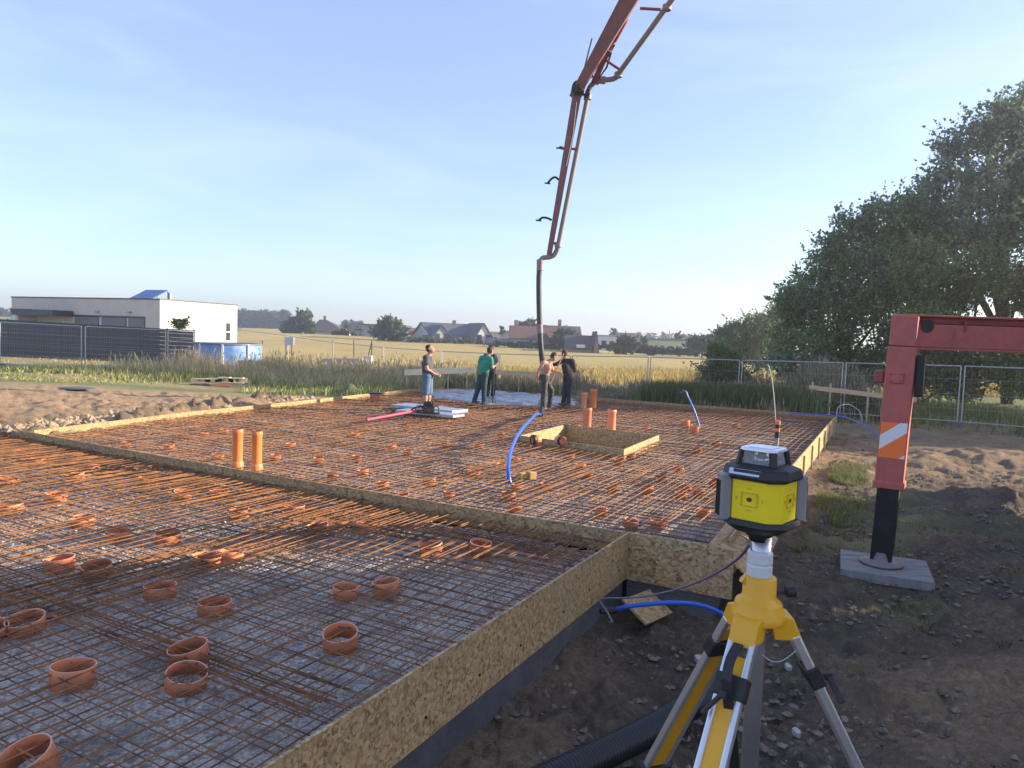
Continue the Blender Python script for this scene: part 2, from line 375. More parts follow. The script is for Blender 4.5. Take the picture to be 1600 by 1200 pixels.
def bed(name, P, z):
    xs = np.array([p[0] for p in P]); ys = np.array([p[1] for p in P]); st = .09
    X, Y = np.meshgrid(np.arange(xs.min(), xs.max()+st, st), np.arange(max(ys.min(), -2), ys.max()+st, st), indexing='ij')
    ins = inpoly(X, Y, P); Z = z+(fbm(X*1.5, Y*1.5, 3, 4)-.5)*.07
    nx, ny = X.shape; idx = np.arange(nx*ny).reshape(nx, ny)
    Q = np.stack([idx[:-1,:-1], idx[1:,:-1], idx[1:,1:], idx[:-1,1:]], -1).reshape(-1, 4)
    ins &= ~inpoly(X, Y, PITP); c = ins.reshape(-1)[Q].all(1); Q = Q[c]; V = np.stack([X, Y, Z], -1).reshape(-1, 3)
    us, inv = np.unique(Q, return_inverse=True)
    np_mesh(name, V[us], inv.reshape(Q.shape), GRAV, smooth=True, kind='structure')
BZ = -.27
bed('gravel_bed', NEARP, BZ); bed('gravel_bed', [kp(-.001, 0), *[np.array(p) for p in FARP[1:]]], -.21)
def stones():
    n = 9000; uu = -rng.random(n)**1.0*8.5; ww = rng.random(n)*9
    c = K+uu[:, None]*U+ww[:, None]*W
    keep = (c[:, 1] > 1.5); c = c[keep]; n = len(c)
    base = np.array([(1,0,0),(-1,0,0),(0,1,0),(0,-1,0),(0,0,1),(0,0,-1)], float)
    fs = np.array([(0,2,4),(2,1,4),(1,3,4),(3,0,4),(2,0,5),(1,2,5),(3,1,5),(0,3,5)])
    s = .006+.022*rng.random(n)**3; 
    V = base[None]*(s[:, None, None]*(.6+.8*rng.random((n, 6, 1))))
    th = rng.random(n)*6.28; ct, st = np.cos(th)[:, None], np.sin(th)[:, None]
    x = V[..., 0]*ct-V[..., 1]*st; y = V[..., 0]*st+V[..., 1]*ct; V = np.stack([x, y, V[..., 2]*.7], -1)
    z = BZ+(fbm(c[:, 0]*1.5, c[:, 1]*1.5, 3, 4)-.5)*.07+.004
    V = V+np.concatenate([c, z[:, None]], 1)[:, None]
    g = .16+.5*rng.random(n)**1.3; col = np.repeat(np.stack([g, g*.97, g*.93], -1), 6, 0)
    Fa = (fs[None]+np.arange(n)[:, None, None]*6).reshape(-1, 3)
    np_mesh('gravel', V.reshape(-1, 3), Fa, attr_mat('stone_chips', .95), cols=col, label='pale crushed stone chips lying below the rebar in the near bay', cat='gravel', kind='stuff')
stones()
mb = MB()  # foundation of formwork blocks under the near side board
def side(p, q, t): 
    d = (Vector((*q, 0))-Vector((*p, 0))).normalized(); return Vector((d.y, -d.x, 0))*t
a = kp(-12, -.0); b = kp(.02, -.0)
n_ = side(a, b, 1)  # to the right of the line (outside)
step = .5; L = 12.02; k = 0
while k*step < L:
    p = Vector((*kp(-12+k*step+.0008, 0), 0)); q = Vector((*kp(-12+min(L, (k+1)*step)-.0008, 0), 0))
    for zz in (-1.15, -.905, -.66):
        z0, z1 = zz+.001, min(zz+.244, -.50)
        o_ = -n_*(.03+.0015*random.random())
        mb.hexa([v+Vector((0,0,z)) for z in (z0, z1) for v in (p+o_, q+o_, q+o_-n_*.2, p+o_-n_*.2)])
    k += 1
mb.build('foundation_wall', CONC, label='dark grey concrete block foundation wall under the nearest side board', cat='wall')
mb = MB(); _c = [(K[0]+.03, K[1]+.03), (2.24, 7.60), (FAR_R[0]-.06, FAR_R[1])]
for (ax_, ay_), (bx_, by_) in zip(_c[:-1], _c[1:]):
    p, q = Vector((ax_, ay_, 0)), Vector((bx_, by_, 0)); d = (q-p).normalized(); n2_ = Vector((-d.y, d.x, 0))*.2
    for zz in (-1.1, -.86, -.62): mb.hexa([v+Vector((0,0,z)) for z in (zz, zz+.235 if zz < -.7 else -.24) for v in (p, q, q+n2_, p+n2_)])
mb.build('foundation_wall', CONC, label='concrete block foundation wall behind the short board and along the far bay right side', cat='wall')
# ------------------------------------------------------------------ rebar
def clip(P, o, d):
    o = np.array(o); d = np.array(d); n = np.array([-d[1], d[0]]); ts = []
    for i in range(len(P)):
        a, b = np.array(P[i]), np.array(P[(i+1) % len(P)]); da, db = (a-o)@n, (b-o)@n
        if (da > 0) != (db > 0): ts.append(((a+(b-a)*(da/(da-db)))-o)@d)
    ts.sort(); return list(zip(ts[::2], ts[1::2]))
def bars(name, P, levels, label, ang=.0, extra=None, miny=-2):
    Vs = []; Fs = []; nb = 0
    def add(p, q, z, r, wob):
        nonlocal nb
        L = np.linalg.norm(q-p); n = max(2, int(L/1.2)+1); t = np.linspace(0, 1, n)[:, None]
        d = (q-p)/L; s = np.array([-d[1], d[0]]); c = p+(q-p)*t+s*(rng.normal(0, wob, (n, 1)))
        zz = z+rng.normal(0, .006, n)+.012*np.sin(t[:, 0]*L*1.1+rng.random()*6)
        ring = []
        for ax, az in ((1,0),(0,1),(-1,0),(0,-1)):
            ring.append(np.concatenate([c+s*(ax*r), (zz+az*r)[:, None]], 1))
        V = np.stack(ring, 1).reshape(-1, 3); i = np.arange(n-1)[:, None]*4
        F_ = np.concatenate([np.stack([i[:, 0]+k, i[:, 0]+(k+1) % 4, i[:, 0]+4+(k+1) % 4, i[:, 0]+4+k], -1) for k in range(4)])
        Vs.append(V); Fs.append(F_+nb); nb += len(V)
    P = [np.array(p) for p in P]; c0 = K
    for z, dirv, sp, r, off in levels:
        d = dirv; n = np.array([-d[1], d[0]]); pr = [(p-c0)@n for p in P]
        s0 = min(pr)+off
        while s0 < max(pr):
            for t0, t1 in clip(P, c0+n*s0, d):
                t0 += .05+rng.random()*.04; t1 -= .05+rng.random()*.04; sg_ = [(t0, t1)]
                for h0_, h1_ in clip(PITP, c0+n*s0, d):
                    if t0 < h0_ < t1: sg_ = [(t0, h0_-.05), (h1_+.05, t1)]
                for t0, t1 in sg_:
                  if t1-t0 > .2:
                    e = rng.normal(0, .006)
                    p, q = c0+n*(s0+e)+d*t0, c0+n*(s0-e)+d*t1
                    if max(p[1], q[1]) > miny: add(p, q, z, r, .006)
            s0 += sp*(1+rng.normal(0, .05))
    for p, q, z, r in (extra or []): add(np.array(p), np.array(q), z, r, .008)
    np_mesh(name, np.concatenate(Vs), np.concatenate(Fs), RUST, origin=(float(c0[0]), float(c0[1]), -.2), label=label, cat='reinforcement', group='rusty rebar mats lying in the two bays of the formwork')
ex = []
for k in range(78):
    w0 = .35+k*.155+rng.normal(0, .02); L = 1.3+rng.random()*.5
    ex.append((kp(-.1-L, w0), kp(-.06, w0), -.118+rng.normal(0, .008), .0065))
for k in range(16): # bundled bars for the sunk beams, crossing
    w0 = 3.0+k*.06+rng.normal(0, .02); ex.append((kp(-7.4, w0+.2), kp(-.3, w0), -.165-.04*rng.random(), .006))
for k in range(10):
    u0 = -4.6+k*.05+rng.normal(0, .02); ex.append((kp(u0, .4), kp(u0+.05, 9), -.16-.04*rng.random(), .006))
for k in range(14):
    u0 = -.5-k*.045; ex.append((kp(u0, .3), kp(u0, 12), -.17-.05*rng.random(), .005))
A_ = np.array
bars('rebar_mat', NEARP, [(-.125, U, .15, .006, .06), (-.137, W, .175, .006, .05), (-.20, U, .19, .0048, .12), (-.21, W, .19, .0048, .12)],
     'rusty double layer rebar mat filling the near bay over grey crushed stone', extra=ex)
ex = []
for k in range(34):
    w0 = -.5+k*.13+rng.normal(0, .03); s = .2+rng.random()*2; ex.append((kp(s, w0), kp(s+3.5, w0), -.055, .006))
bars('rebar_mat', FARP, [(-.065, U, .15, .0056, .06), (-.076, W, .18, .0056, .05), (-.14, U, .2, .0046, .12), (-.15, W, .2, .0046, .12)],
     'rusty double layer rebar mat covering the wide far bay around the pit frame', extra=ex)
# ------------------------------------------------------------------ formwork boards
def board(p, q, z0, z1, t, m, label, name='formwork_board', group='boards of the slab formwork', stakes=0, out=1, bevel=.0015, screws=0, sm=None):
    p, q = Vector((p[0], p[1], 0)), Vector((q[0], q[1], 0)); d = (q-p).normalized(); n = Vector((d.y, -d.x, 0))*out
    root = empty(name, (p+q)/2+Vector((0,0,z0)), label, 'board', group)
    mb = MB(); mb.hexa([v+Vector((0,0,z)) for z in (z0, z1) for v in ((p, q, q+n*t, p+n*t) if out > 0 else (p+n*t, q+n*t, q, p))])
    L = (q-p).length
    mb.build('panel', m, root, bevel=bevel)
    for k in range(stakes):
        c = p+d*(L*(k+.5)/stakes)+n*(t+.022); s = MB(); s.box(c+Vector((0,0,(z1+z0)/2-.12)), (.045, .04, z1-z0+.15), math.atan2(d.y, d.x))
        s.build('stake', sm or PINE, root, bevel=.003)
    for k in range(screws):
        c = p+d*(L*(k+.5)/screws+random.uniform(-.1, .1))+n*(t+.001)+Vector((0,0,z0+(z1-z0)*random.uniform(.3, .5)))
        s = MB(); s.tube([c-n*.004, c+n*.006], .012, 8); s.build('bolt', mat('dark_bolt', (.03,.03,.035), .5, .6), root)
    return root
M3 = lambda c: (float(c[0]), float(c[1]))
T = .024
# near side board in two lengths
board(kp(-5.0, 0), kp(-.0, 0), -.52, 0, T, OSB, 'wide OSB side board at the right of the near bay, meeting the crossing board', screws=7)
board(kp(-12, 0), kp(-5.004, 0), -.52, -.002, T, OSB, 'wide OSB side board of the near bay running out of the bottom edge', screws=5)
# return board (continues divider to the right)
c0 = Vector((*K, 0)); 
board(K+A_([.027,.0])-W*0.0, (2.39, 7.46), -.53, .004, T, OSB, 'short OSB board sticking out to the right behind the laser tripod', out=1)
# divider board in lengths
wl = [0.02, 2.5, 5.0, 7.5, 10.0, 12.6]
dn = ['right end length of the long board between the bays, ending at the side board', 'length of the dividing board between the bays, second from the right end',
      'middle length of the dividing board between the bays', 'length of the dividing board just left of the two orange pipes', 'left end length of the dividing board at the photo edge']
bow = lambda w_: -.12*math.sin(math.pi*min(1, w_/12.6))
for i in range(5):
    p, q = kp(bow(wl[i]), wl[i]+.003), kp(bow(wl[i+1]), wl[i+1]-.003)
    board(p, q, -.235, .0+.002*(i % 2), .026, OSB2, 'weathered '+dn[i], out=-1)
# far right board
p0 = A_([2.30, 7.62]); dv = FAR_R-p0; Ld = np.linalg.norm(dv); dv = dv/Ld
names = ['sunlit OSB board low behind the laser, nearest of the far bay right side', 'sunlit OSB board second along the right side of the far bay', 'sunlit OSB board third along the right side of the far bay', 'sunlit OSB board of the right side before the last joint', 'OSB board ending at the far right corner by the bent hose', 'last']
nb_ = 5
for i in range(nb_):
    s, e = Ld*i/nb_, Ld*(i+1)/nb_
    board(p0+dv*(s+.4*(i == 0)+.003), p0+dv*(e-.003), -.50, .0, T, OSB, names[i], stakes=2, out=1)
# brace board, tilted, at the start of the far right board
mb = MB(); b0 = Vector((*(p0+dv*.35), 0)); nn = Vector((dv[1], -dv[0], 0)); dd = Vector((*dv, 0))
a1, a2 = at(1108, 852, -.03), at(1143, 808, 0)
mb.hexa([a1, a1+nn*.5+Vector((0,0,-.33)), a2+dd*.5+nn*.5+Vector((0,0,-.33)), a2+dd*.5, a1+Vector((0,0,.022)), a1+nn*.5+Vector((0,0,-.305)), a2+dd*.5+nn*.5+Vector((0,0,-.305)), a2+dd*.5+Vector((0,0,.022))])
mb.build('brace_board', OSB, bevel=.001, label='tilted OSB brace board leaning out just left of and below the laser', cat='board')
# back boards and left boards
def run(p, q, n, z0, z1, labels, out=1, m=OSB2, stakes=2):
    p, q = A_(p), A_(q)
    for i in range(n):
        a, b = p+(q-p)*(i/n), p+(q-p)*((i+1)/n); e = (b-a)/np.linalg.norm(b-a)*.003
        board(a+e, b-e, z0, z1+.002*(i % 2), T, m, labels[i], stakes=stakes, out=out)
run(BACK_L, FAR_R, 5, -.25, .02, ['back board of the far bay behind the fresh concrete at its left end', 'back board of the far bay right behind the two bending workers', 'back board of the far bay behind the four tall orange pipes',
    'back board of the far bay in front of the dark reeds', 'back board of the far bay ending at the far right corner'], out=-1)
Lp = [(-9.25, 13.95), (-8.0, 18.03), (-6.38, 21.84), (-5.2, 25), (-3.9, 28.4), (-1.6, 29.95)]
Ll = ['left side board starting at the dividing board beside dark spoil', 'grey left side board beside the row of soil clods', 'bright yellow left side board below the orange capped pipe in the soil',
      'left side board behind the worker looking up', 'left side board meeting the back board at the far left corner']
for i in range(5): board(Lp[i], Lp[i+1], -.25, .03, T, (OSB if i == 2 else OSB2), Ll[i], out=-1, stakes=1)
# pit frame
root = empty('pit_frame', at(930, 690, -.1), 'rectangular OSB frame around the pit opening in the far bay', 'formwork')
pc = [v.copy() for v in PIT]
cen = sum(pc, Vector())/4
for i in range(4):
    p, q = pc[i], pc[(i+1) % 4]; d = (q-p).normalized(); n = Vector((d.y, -d.x, 0)); s = MB()
    p2, q2 = p+d*(.026 if i % 2 else 0), q-d*(.026 if i % 2 else 0)
    s.hexa([v+Vector((0,0,z)) for z in (-.42, .035) for v in (p2-n*.025, p2, q2, q2-n*.025)][::1])
    s.build('side_panel', OSB, root, bevel=.001)
s = MB(); s.hexa([v+Vector((0,0,z)) for z in (-.42, -.38) for v in (pc[0]*.93+cen*.07, pc[1]*.93+cen*.07, pc[2]*.93+cen*.07, pc[3]*.93+cen*.07)])
s.build('pit_floor', mat('dry_mortar', (.3,.24,.16), .95, 0, (.2,.15,.1), 6, bmp=.4), root)
# block under return board: OSB offcut
mb = MB(); o1 = at(985, 955, -.55)
e1 = at(978, 975, -.8); 
ou, ow = Vector((*U, 0)), Vector((*(-W), 0))
c = at(1012, 948, -.62)
R_ = Matrix((ou, ow, Vector((0,0,1)))).transposed() @ Matrix.Rotation(rad(-32), 3, 'X') @ Matrix.Rotation(rad(10), 3, 'Z')
mb.box(c, (.62, .34, .026), R=R_); mb.build('brace_board', OSB, bevel=.001, label='sunlit OSB offcut propped under the short board beside the blue hose end', cat='board')
mb = MB(); cb = kp(.12, -.12); 
for k in range(9): mb.tube([Vector((*kp(.25+.03*k, -.5+.02*k), -.50+.004*k)), Vector((*kp(.18+.03*k, .3), -.47+.005*k))], .005, 4)
mb.build('rebar_bundle', RUST, label='thin rebar ends poking out below the joint of the boards', cat='reinforcement')
# ------------------------------------------------------------------ orange pipes
ORG_P = mat('orange_pvc', (.74,.25,.11), .5, 0, (.58,.24,.15), 9, .4, .75)
_n = ORG_P.node_tree; _b = _n.nodes['Principled BSDF']; _l = _b.inputs['Base Color'].links[0].from_socket; _oi = _n.nodes.new('ShaderNodeObjectInfo'); _hs = _n.nodes.new('ShaderNodeHueSaturation'); _mr = _n.nodes.new('ShaderNodeMapRange')
_mr.inputs[3].default_value = .85; _mr.inputs[4].default_value = 1.3; _n.links.new(_oi.outputs['Random'], _mr.inputs[0]); _n.links.new(_mr.outputs[0], _hs.inputs['Value']); _n.links.new(_l, _hs.inputs['Color'])
_sp = ramp(_n, noise(_n, ocoord(_n), 22, 5, .7), [(.56, 0.0), (.66, .8)]); _n.links.new(mixc(_n, _sp, _hs.outputs[0], (.36,.30,.25)), _b.inputs['Base Color'])
ORG_L = mat('orange_pvc_light', (.78,.25,.07), .42, 0, (.70,.22,.07), 3)
RIM = mat('pipe_cut_edge', (.72,.42,.32), .6)
BLK = mat('black_rubber', (.012,.012,.013), .5)
def stub(px, py, wpx, label, zt=-.14, h=.10, tilt=.09, group='orange pipe rings cut short and standing among the rebar', m=None):
    p = at(px, py, zt); r = max(.085, min(.135, wpx/F*p.length/2))
    M = Matrix.Rotation(rng.normal(0, tilt), 3, 'X') @ Matrix.Rotation(rng.normal(0, tilt), 3, 'Y')
    c = Vector((p.x, p.y, zt-h)); root = empty('pipe_ring', c, label, 'pipe', group)
    mb = MB(); mb.lathe([(r-.006, h), (r-.006, 0), (r, 0), (r, h)], c, 32, M); mb.build('pipe_wall', m or ORG_P, root)
    mb = MB(); mb.lathe([(r, h), (r+.0005, h+.002), (r-.0065, h+.002), (r-.006, h)], c, 32, M); mb.build('rim', RIM, root)
S = [ # px, py (rim centre), width, label
 (112,1040,70,'large orange pipe ring left of the pair of touching rings, bottom left'),
 (298,1008,62,'upper orange ring of the touching pair near the bottom left'),
 (290,1048,58,'lower orange ring of the touching pair near the bottom left'),
 (533,985,54,'orange ring alone over stones nearest the side board'),
 (335,939,54,'orange ring above the touching pair, bars crossing its mouth'),
 (250,914,45,'dim orange ring in the darkest patch of rebar, upper one'),
 (42,964,54,'orange ring near the left photo edge leaning beside a cut one'),
 (-22,974,44,'orange ring cut by the left photo edge above the corner'),
 (50,1170,92,'largest orange ring at the bottom left corner of the photo'),
 (605,908,43,'square looking orange ring in the middle of the near bay, right of a twin'),
 (540,916,40,'orange ring just left of the middle twin in the near bay'),
 (93,871,46,'left ring of the two shaded rings under the sunlit patch, left side'),
 (152,881,44,'right ring of the two shaded rings under the sunlit patch, left side'),
 (322,868,40,'left ring of two crossed by many bars left of the centre'),
 (360,861,38,'right ring of two crossed by many bars left of the centre'),
 (750,847,35,'bright orange ring closest to the dividing board, right part'),
 (675,850,38,'dull orange ring left of the bright one near the dividing board'),
 (263,833,38,'orange ring on the edge between sun and shade, near bay'),
 (572,817,34,'round red orange ring below the dividing board centre'),
 (498,819,32,'orange ring left of the round red one below the dividing board'),
 (460,790,32,'orange ring close under the dividing board, right of the tall pipes'),
 (374,795,28,'half buried orange ring below the two tall pipes'),
 (341,766,32,'sunlit orange ring below and left of the two tall pipes'),
 (230,747,30,'sunlit orange ring in the middle of the bright left stones'),
 (142,727,28,'sunlit orange ring upper left near the dividing board'),
 (118,740,26,'faint orange ring just under the upper left one'),
 (87,771,30,'sunlit orange ring left, alone on pale stones'),
 (12,746,26,'orange ring at the left photo edge, upper one'),
 (18,788,38,'orange ring at the left photo edge, lower one in the sun'),
 (130,808,32,'flat rust coloured ring in the sunny part, left'),
 (185,829,32,'flat ring right of the rust coloured one, left'),
 (58,716,28,'orange ring behind rebar in the upper left corner of the near bay'),
 (285,768,26,'flat orange ring between two sunlit rings, near bay left')]
for a in S: stub(*a, h=.13, zt=-.115) if a[0] in (298, 533, 750, 605, 93, 112, 50) else stub(*a)
FARS = [(265,695,14),(197,691,14),(340,709,17),(455,692,15),(430,711,16),(498,714,15),(568,734,18),(558,712,14),(555,677,13),(613,695,14),(637,703,14),(672,748,18),(697,692,16),(702,768,18),(748,692,14),(740,735,20),
 (795,769,22),(808,757,14),(853,755,20),(893,711,14),(908,725,17),(918,738,16),(785,724,16),(806,714,14),(698,655,11),(636,667,10),(547,677,11),(783,676,11),(958,758,18),(940,795,20),(985,812,22),(1030,813,26),
 (1065,769,20),(1093,765,18),(1100,795,22),(1118,750,20),(1013,760,18),(1035,742,16),(1060,729,16),(805,788,18),(968,718,16),(987,709,15),(1073,757,15),(320,676,11),(350,671,11),(1150,662,12),(1010,665,11),(900,662,12),(757,656,9),(1120,690,14),(1090,700,14),(520,738,16),(600,752,17),(630,771,18)]
def zone(x, y):
    if x < 420: return 'rings left of the tall pipe pair'
    if x < 720 and y < 700: return 'rings before the planks'
    if x < 790: return 'rings left of the blue hose'
    if x < 935 and y > 700: return 'rings below the pit frame'
    if y < 700: return 'rings near the back board'
    return 'rings between pit frame and laser'
ORD = ['nearest', 'second nearest', 'third nearest', 'fourth nearest', 'fifth nearest', 'sixth nearest', 'seventh nearest', 'eighth nearest', 'ninth nearest', 'tenth nearest', 'eleventh nearest', 'twelfth nearest', 'thirteenth nearest', 'fourteenth nearest', 'fifteenth nearest', 'sixteenth nearest', 'seventeenth nearest', 'eighteenth nearest']
zc = {}
for a in sorted(FARS, key=lambda a: -a[1]):
    g = zone(a[0], a[1]); k = zc.get(g, 0); zc[g] = k+1
    stub(*a, 'small far bay ring, '+ORD[k]+' of the '+g, zt=-.09, h=.10, tilt=.1, group='orange '+g)
def tall(px, pyt, pyb, r, label, m, sock=True, seal=False, group=None, lean=0):
    p = at(px, pyb, -.06); zt = -.06+(pyb-pyt)/F*p.length; root = empty('upright_pipe', (p.x, p.y, -.24), label, 'pipe', group)
    L = Vector((lean, 0, 0)); mb = MB(); b = Vector((p.x, p.y, -.24)); h = zt+.24
    M = Matrix(((1,0,lean),(0,1,0),(0,0,1)))
    mb.lathe([(r, 0), (r, h-.09), (r*1.09, h-.08), (r*1.09, h-.03), (r*1.05, h), (r*.93, h), (r*.93, h-.3)], b, 28, M); mb.build('pipe_wall', m, root)
    if sock: mb = MB(); mb.lathe([(r*1.22, .12), (r*1.22, .22), (r*1.02, .25)], b, 28, M); mb.build('socket', ORG_L, root)
    mb = MB(); mb.lathe([(r*1.055, h-.004), (r*1.06, h+.008), (r*.92, h+.008), (r*.925, h-.02)], b, 28, M); mb.build('seal', mat('pipe_seal', (.25,.08,.04), .6), root)
    return root
tall(371, 673, 727, .078, 'left one of the two bright orange upright pipes beside the dividing board', ORG_L, group='pair of upright orange pipes')
tall(401, 676, 731, .078, 'right one of the two bright orange upright pipes beside the dividing board', ORG_L, group='pair of upright orange pipes')
tall(917, 637, 668, .105, 'stout orange upright pipe behind the pit frame, left of its twin', ORG_P, False, group='upright orange pipes behind the pit')
tall(955, 640, 671, .105, 'stout orange upright pipe behind the pit frame, right of its twin', ORG_P, False, group='upright orange pipes behind the pit')
tall(911, 613, 636, .09, 'slim dark orange upright pipe, farther left one by the back board', ORG_P, False, group='upright orange pipes behind the pit', lean=.06)
tall(926, 608, 636, .11, 'yellowish orange upright pipe, tallest and farthest by the back board', ORG_L, False, group='upright orange pipes behind the pit', lean=.03)
def lying(px, py, Lg, r, ang, label, m1, m2, z=-.0):
    c = at(px, py, z+r*.4); d = Vector((math.cos(ang), math.sin(ang), 0)); root = empty('pipe_coupling', (c.x, c.y, z-.05), label, 'pipe coupling')
    M = d.to_track_quat('Z', 'Y').to_matrix()
    mb = MB(); mb.lathe([(r*.9, -Lg/2), (r, -Lg/2), (r, Lg/2), (r*.9, Lg/2), (r*.9, -Lg/2)], c, 24, M); mb.build('coupling_body', m1, root)
    mb = MB(); mb.lathe([(r*.85, Lg/2-.05), (r*1.06, Lg/2-.05), (r*1.06, Lg/2+.02), (r*.85, Lg/2+.02)], c, 24, M); mb.build('seal', m2, root)
lying(838, 687, .16, .1, rad(200), 'yellow pipe coupling with black seal lying by the left end of the pit frame', ORG_L, BLK, .03)
lying(875, 688, .16, .09, rad(-60), 'orange pipe coupling with black seal lying against the pit frame front', ORG_P, BLK, .03)
# yellow foam box
c = at(823, 746, -.03); root = empty('yellow_box', (c.x, c.y, -.1), 'small yellow junction box among the bars right of the blue hose foot', 'box')
YB = mat('yellow_plastic', (.52,.32,.10), .6)
mb = MB(); mb.box((c.x-.06, c.y, .0), (.12, .12, .09), .4); mb.build('box_body', YB, root, bevel=.01)
mb = MB(); mb.box((c.x+.08, c.y+.01, .0), (.11, .11, .12), .4); mb.build('lid', mat('yellow_plastic2', (.6,.38,.12), .6), root, bevel=.01)
# capped pipe in soil at left
c = at(586, 622, -.0); c = Vector((c.x, c.y, gz(c.x, c.y))); root = empty('capped_pipe', c, 'short wide orange pipe with a black lid standing in the soil by the left board', 'pipe')
mb = MB(); mb.lathe([(.17, -.1), (.17, .2), (.19, .21), (.19, .26), (.15, .26)], c, 28); mb.build('pipe_wall', ORG_P, root)
mb = MB(); mb.lathe([(.0, .262), (.25, .262), (.25, .285), (0, .295)], c, 28); mb.build('lid', BLK, root)
# ================================================================== PUMP TRUCK with boom and outrigger
RED = mat('red_paint', (.48,.12,.095), .55, 0, (.36,.09,.075), 3.5, .42, .72, .15, 60, .001)
_n = RED.node_tree; _b = _n.nodes['Principled BSDF']; _l = _b.inputs['Base Color'].links[0].from_socket
_c = mixc(_n, ramp(_n, noise(_n, ocoord(_n), 34, 4, .65), [(.63, 0.0), (.67, .7)]), _l, (.30,.25,.23))
_c = mixc(_n, ramp(_n, noise(_n, ocoord(_n, 1, 1, .12), 16, 5, .7), [(.58, 0.0), (.75, .55)]), _c, (.16,.06,.05)); _n.links.new(_c, _b.inputs['Base Color'])
REDD = mat('red_paint_dull', (.30,.06,.05), .5, 0, (.2,.05,.045), 4)
BLKS = mat('black_steel', (.014,.014,.015), .45, .3, (.03,.027,.025), 5, .5, .7)
GRYP = mat('worn_grey_pipe', (.24,.22,.21), .65, .2, (.30,.19,.16), 4, .5, .7)
WHITE = mat('reflective_white', (.75,.76,.78), .35); RORG = mat('reflective_orange', (.95,.20,.04), .4)
base = at(1376, 893, -.62); PX, PY = base.x, base.y; GZP = -.62
truck = empty('concrete_pump_truck', (12, 6, -.5), 'red concrete pump truck with outrigger leg at right and long boom hanging over the slab', 'pump truck')
zt = atY(1400, 494, PY).z
lz = Vector((-.045, 0, 1)).normalized()  # the leg leans slightly
def leg(z): return Vector((PX, PY, z))+Vector((.028*(z+.62), 0, 0))
zj = atY(1380, 757, PY).z; zb = atY(1400, 545, PY).z
mb = MB(); wo = .31
mb.bar(leg(zj), leg(zb+.03), wo, .27, up=(0,1,0)); mb.bar(leg(zb+.035), leg(zt), wo-.02, .28, up=(0,1,0))
mb.bar(leg(zj)+Vector((0,0,-.03)), leg(zj)+Vector((0,0,.06)), wo+.035, .305, up=(0,1,0))
arm = mb.build('outrigger_leg', RED, truck, bevel=.012)
s = MB(); s.box(leg((zt+zb)/2-.55)+Vector((-.03, -.145, 0)), (.16, .03, .13)); brk = s.build('bracket', RED, arm, bevel=.006)
for dx in (-.05, .05):
    for dz in (-.04, .04): s = MB(); cc_ = leg((zt+zb)/2-.55)+Vector((-.03+dx, -.16, dz)); s.tube([cc_, cc_-Vector((0,.012,0))], .012, 6); s.build('bolt', REDD, arm)
s = MB(); s.box(leg(zb-.35)+Vector((-.23, .05, 0)), (.12, .14, .16)); s.build('side_lamp', mat('dull_red_lamp', (.25,.07,.06), .4), arm, bevel=.02)
s = MB(); s.box(leg(zb-.3)+Vector((.21, .03, -.02)), (.09, .2, .5)); s.build('hinge_block', BLKS, arm, bevel=.01)
for k, (a, b) in enumerate(((1, 1),)):
    pass
# reflective strip: slanted bands on the camera side of the leg
z0, z1 = atY(1385, 716, PY-.16).z, atY(1385, 660, PY-.16).z
def poly_clip(P, nx, nz, c, keep=1):
    out = []
    for i in range(len(P)):
        a, b = P[i], P[(i+1) % len(P)]; da = (a[0]*nx+a[1]*nz-c)*keep; db = (b[0]*nx+b[1]*nz-c)*keep
        if da >= 0: out.append(a)
        if (da >= 0) != (db >= 0): t = da/(da-db); out.append((a[0]+(b[0]-a[0])*t, a[1]+(b[1]-a[1])*t))
    return out
for nm, m_, bands in (('reflective_strip', WHITE, [(-.165, .01), (.28, .6)]), ('reflective_strip', RORG, [(-.6, -.165), (.01, .28)])):
    s = MB()
    for lo, hi in bands:
        rect = [(-wo/2+.012, z0), (wo/2-.012, z0), (wo/2-.012, z1), (-wo/2+.012, z1)]
        zc_ = (z0+z1)/2
        # coordinate across bands: positive toward lower right
        P = poly_clip(poly_clip(rect, .62, -.78, lo*.78-.78*zc_, 1), .62, -.78, hi*.78-.78*zc_, -1)
        if len(P) > 2:
            f = [leg(p[1])+Vector((p[0], -.1365-.003, 0)) for p in P]; s.add(f+[v+Vector((0,.003,0)) for v in f], [tuple(range(len(f)))])
    s.build(nm, m_, arm)
mb = MB(); foot = Vector((PX, PY, GZP+.1))
mb.bar(foot+Vector((0,0,.06)), leg(zj+.02), .245, .22, up=(0,1,0)); ft = mb.build('jack_leg', BLKS, truck, bevel=.008)
mb = MB(); mb.lathe([(0, 0), (.25, 0), (.25, .03), (.14, .06), (.12, .16), (0, .16)], foot, 32); mb.build('foot_plate', mat('worn_steel_plate', (.22,.19,.2), .5, .6, (.3,.22,.22), 5), ft)
def turn(o_, deg):
    Pq = Vector((PX, PY, 0))-Vector((truck.location.x, truck.location.y, 0)); Rz = Matrix.Rotation(rad(deg), 3, 'Z'); o_.rotation_euler = (0, 0, rad(deg)); o_.location = Pq-Rz@Pq
turn(arm, -33); turn(ft, -33)
pad = at(1376, 892, GZP+.09)
mb = MB()
R_ = Matrix.Rotation(rad(-24), 3, 'Z')
for k in range(4): mb.box(Vector((PX+.03, PY-.02, GZP+.035))+R_@Vector((0, -.36+.24*k, 0)), (1.0, .236, .12), R=R_)
mb.build('outrigger_pad', mat('grey_timber', (.27,.26,.25), .85, 0, (.17,.165,.16), 3, .35, .65, .35, 30, .004, (1,6,1)), bevel=.006, label='square grey plank pad under the red outrigger foot', cat='pad')
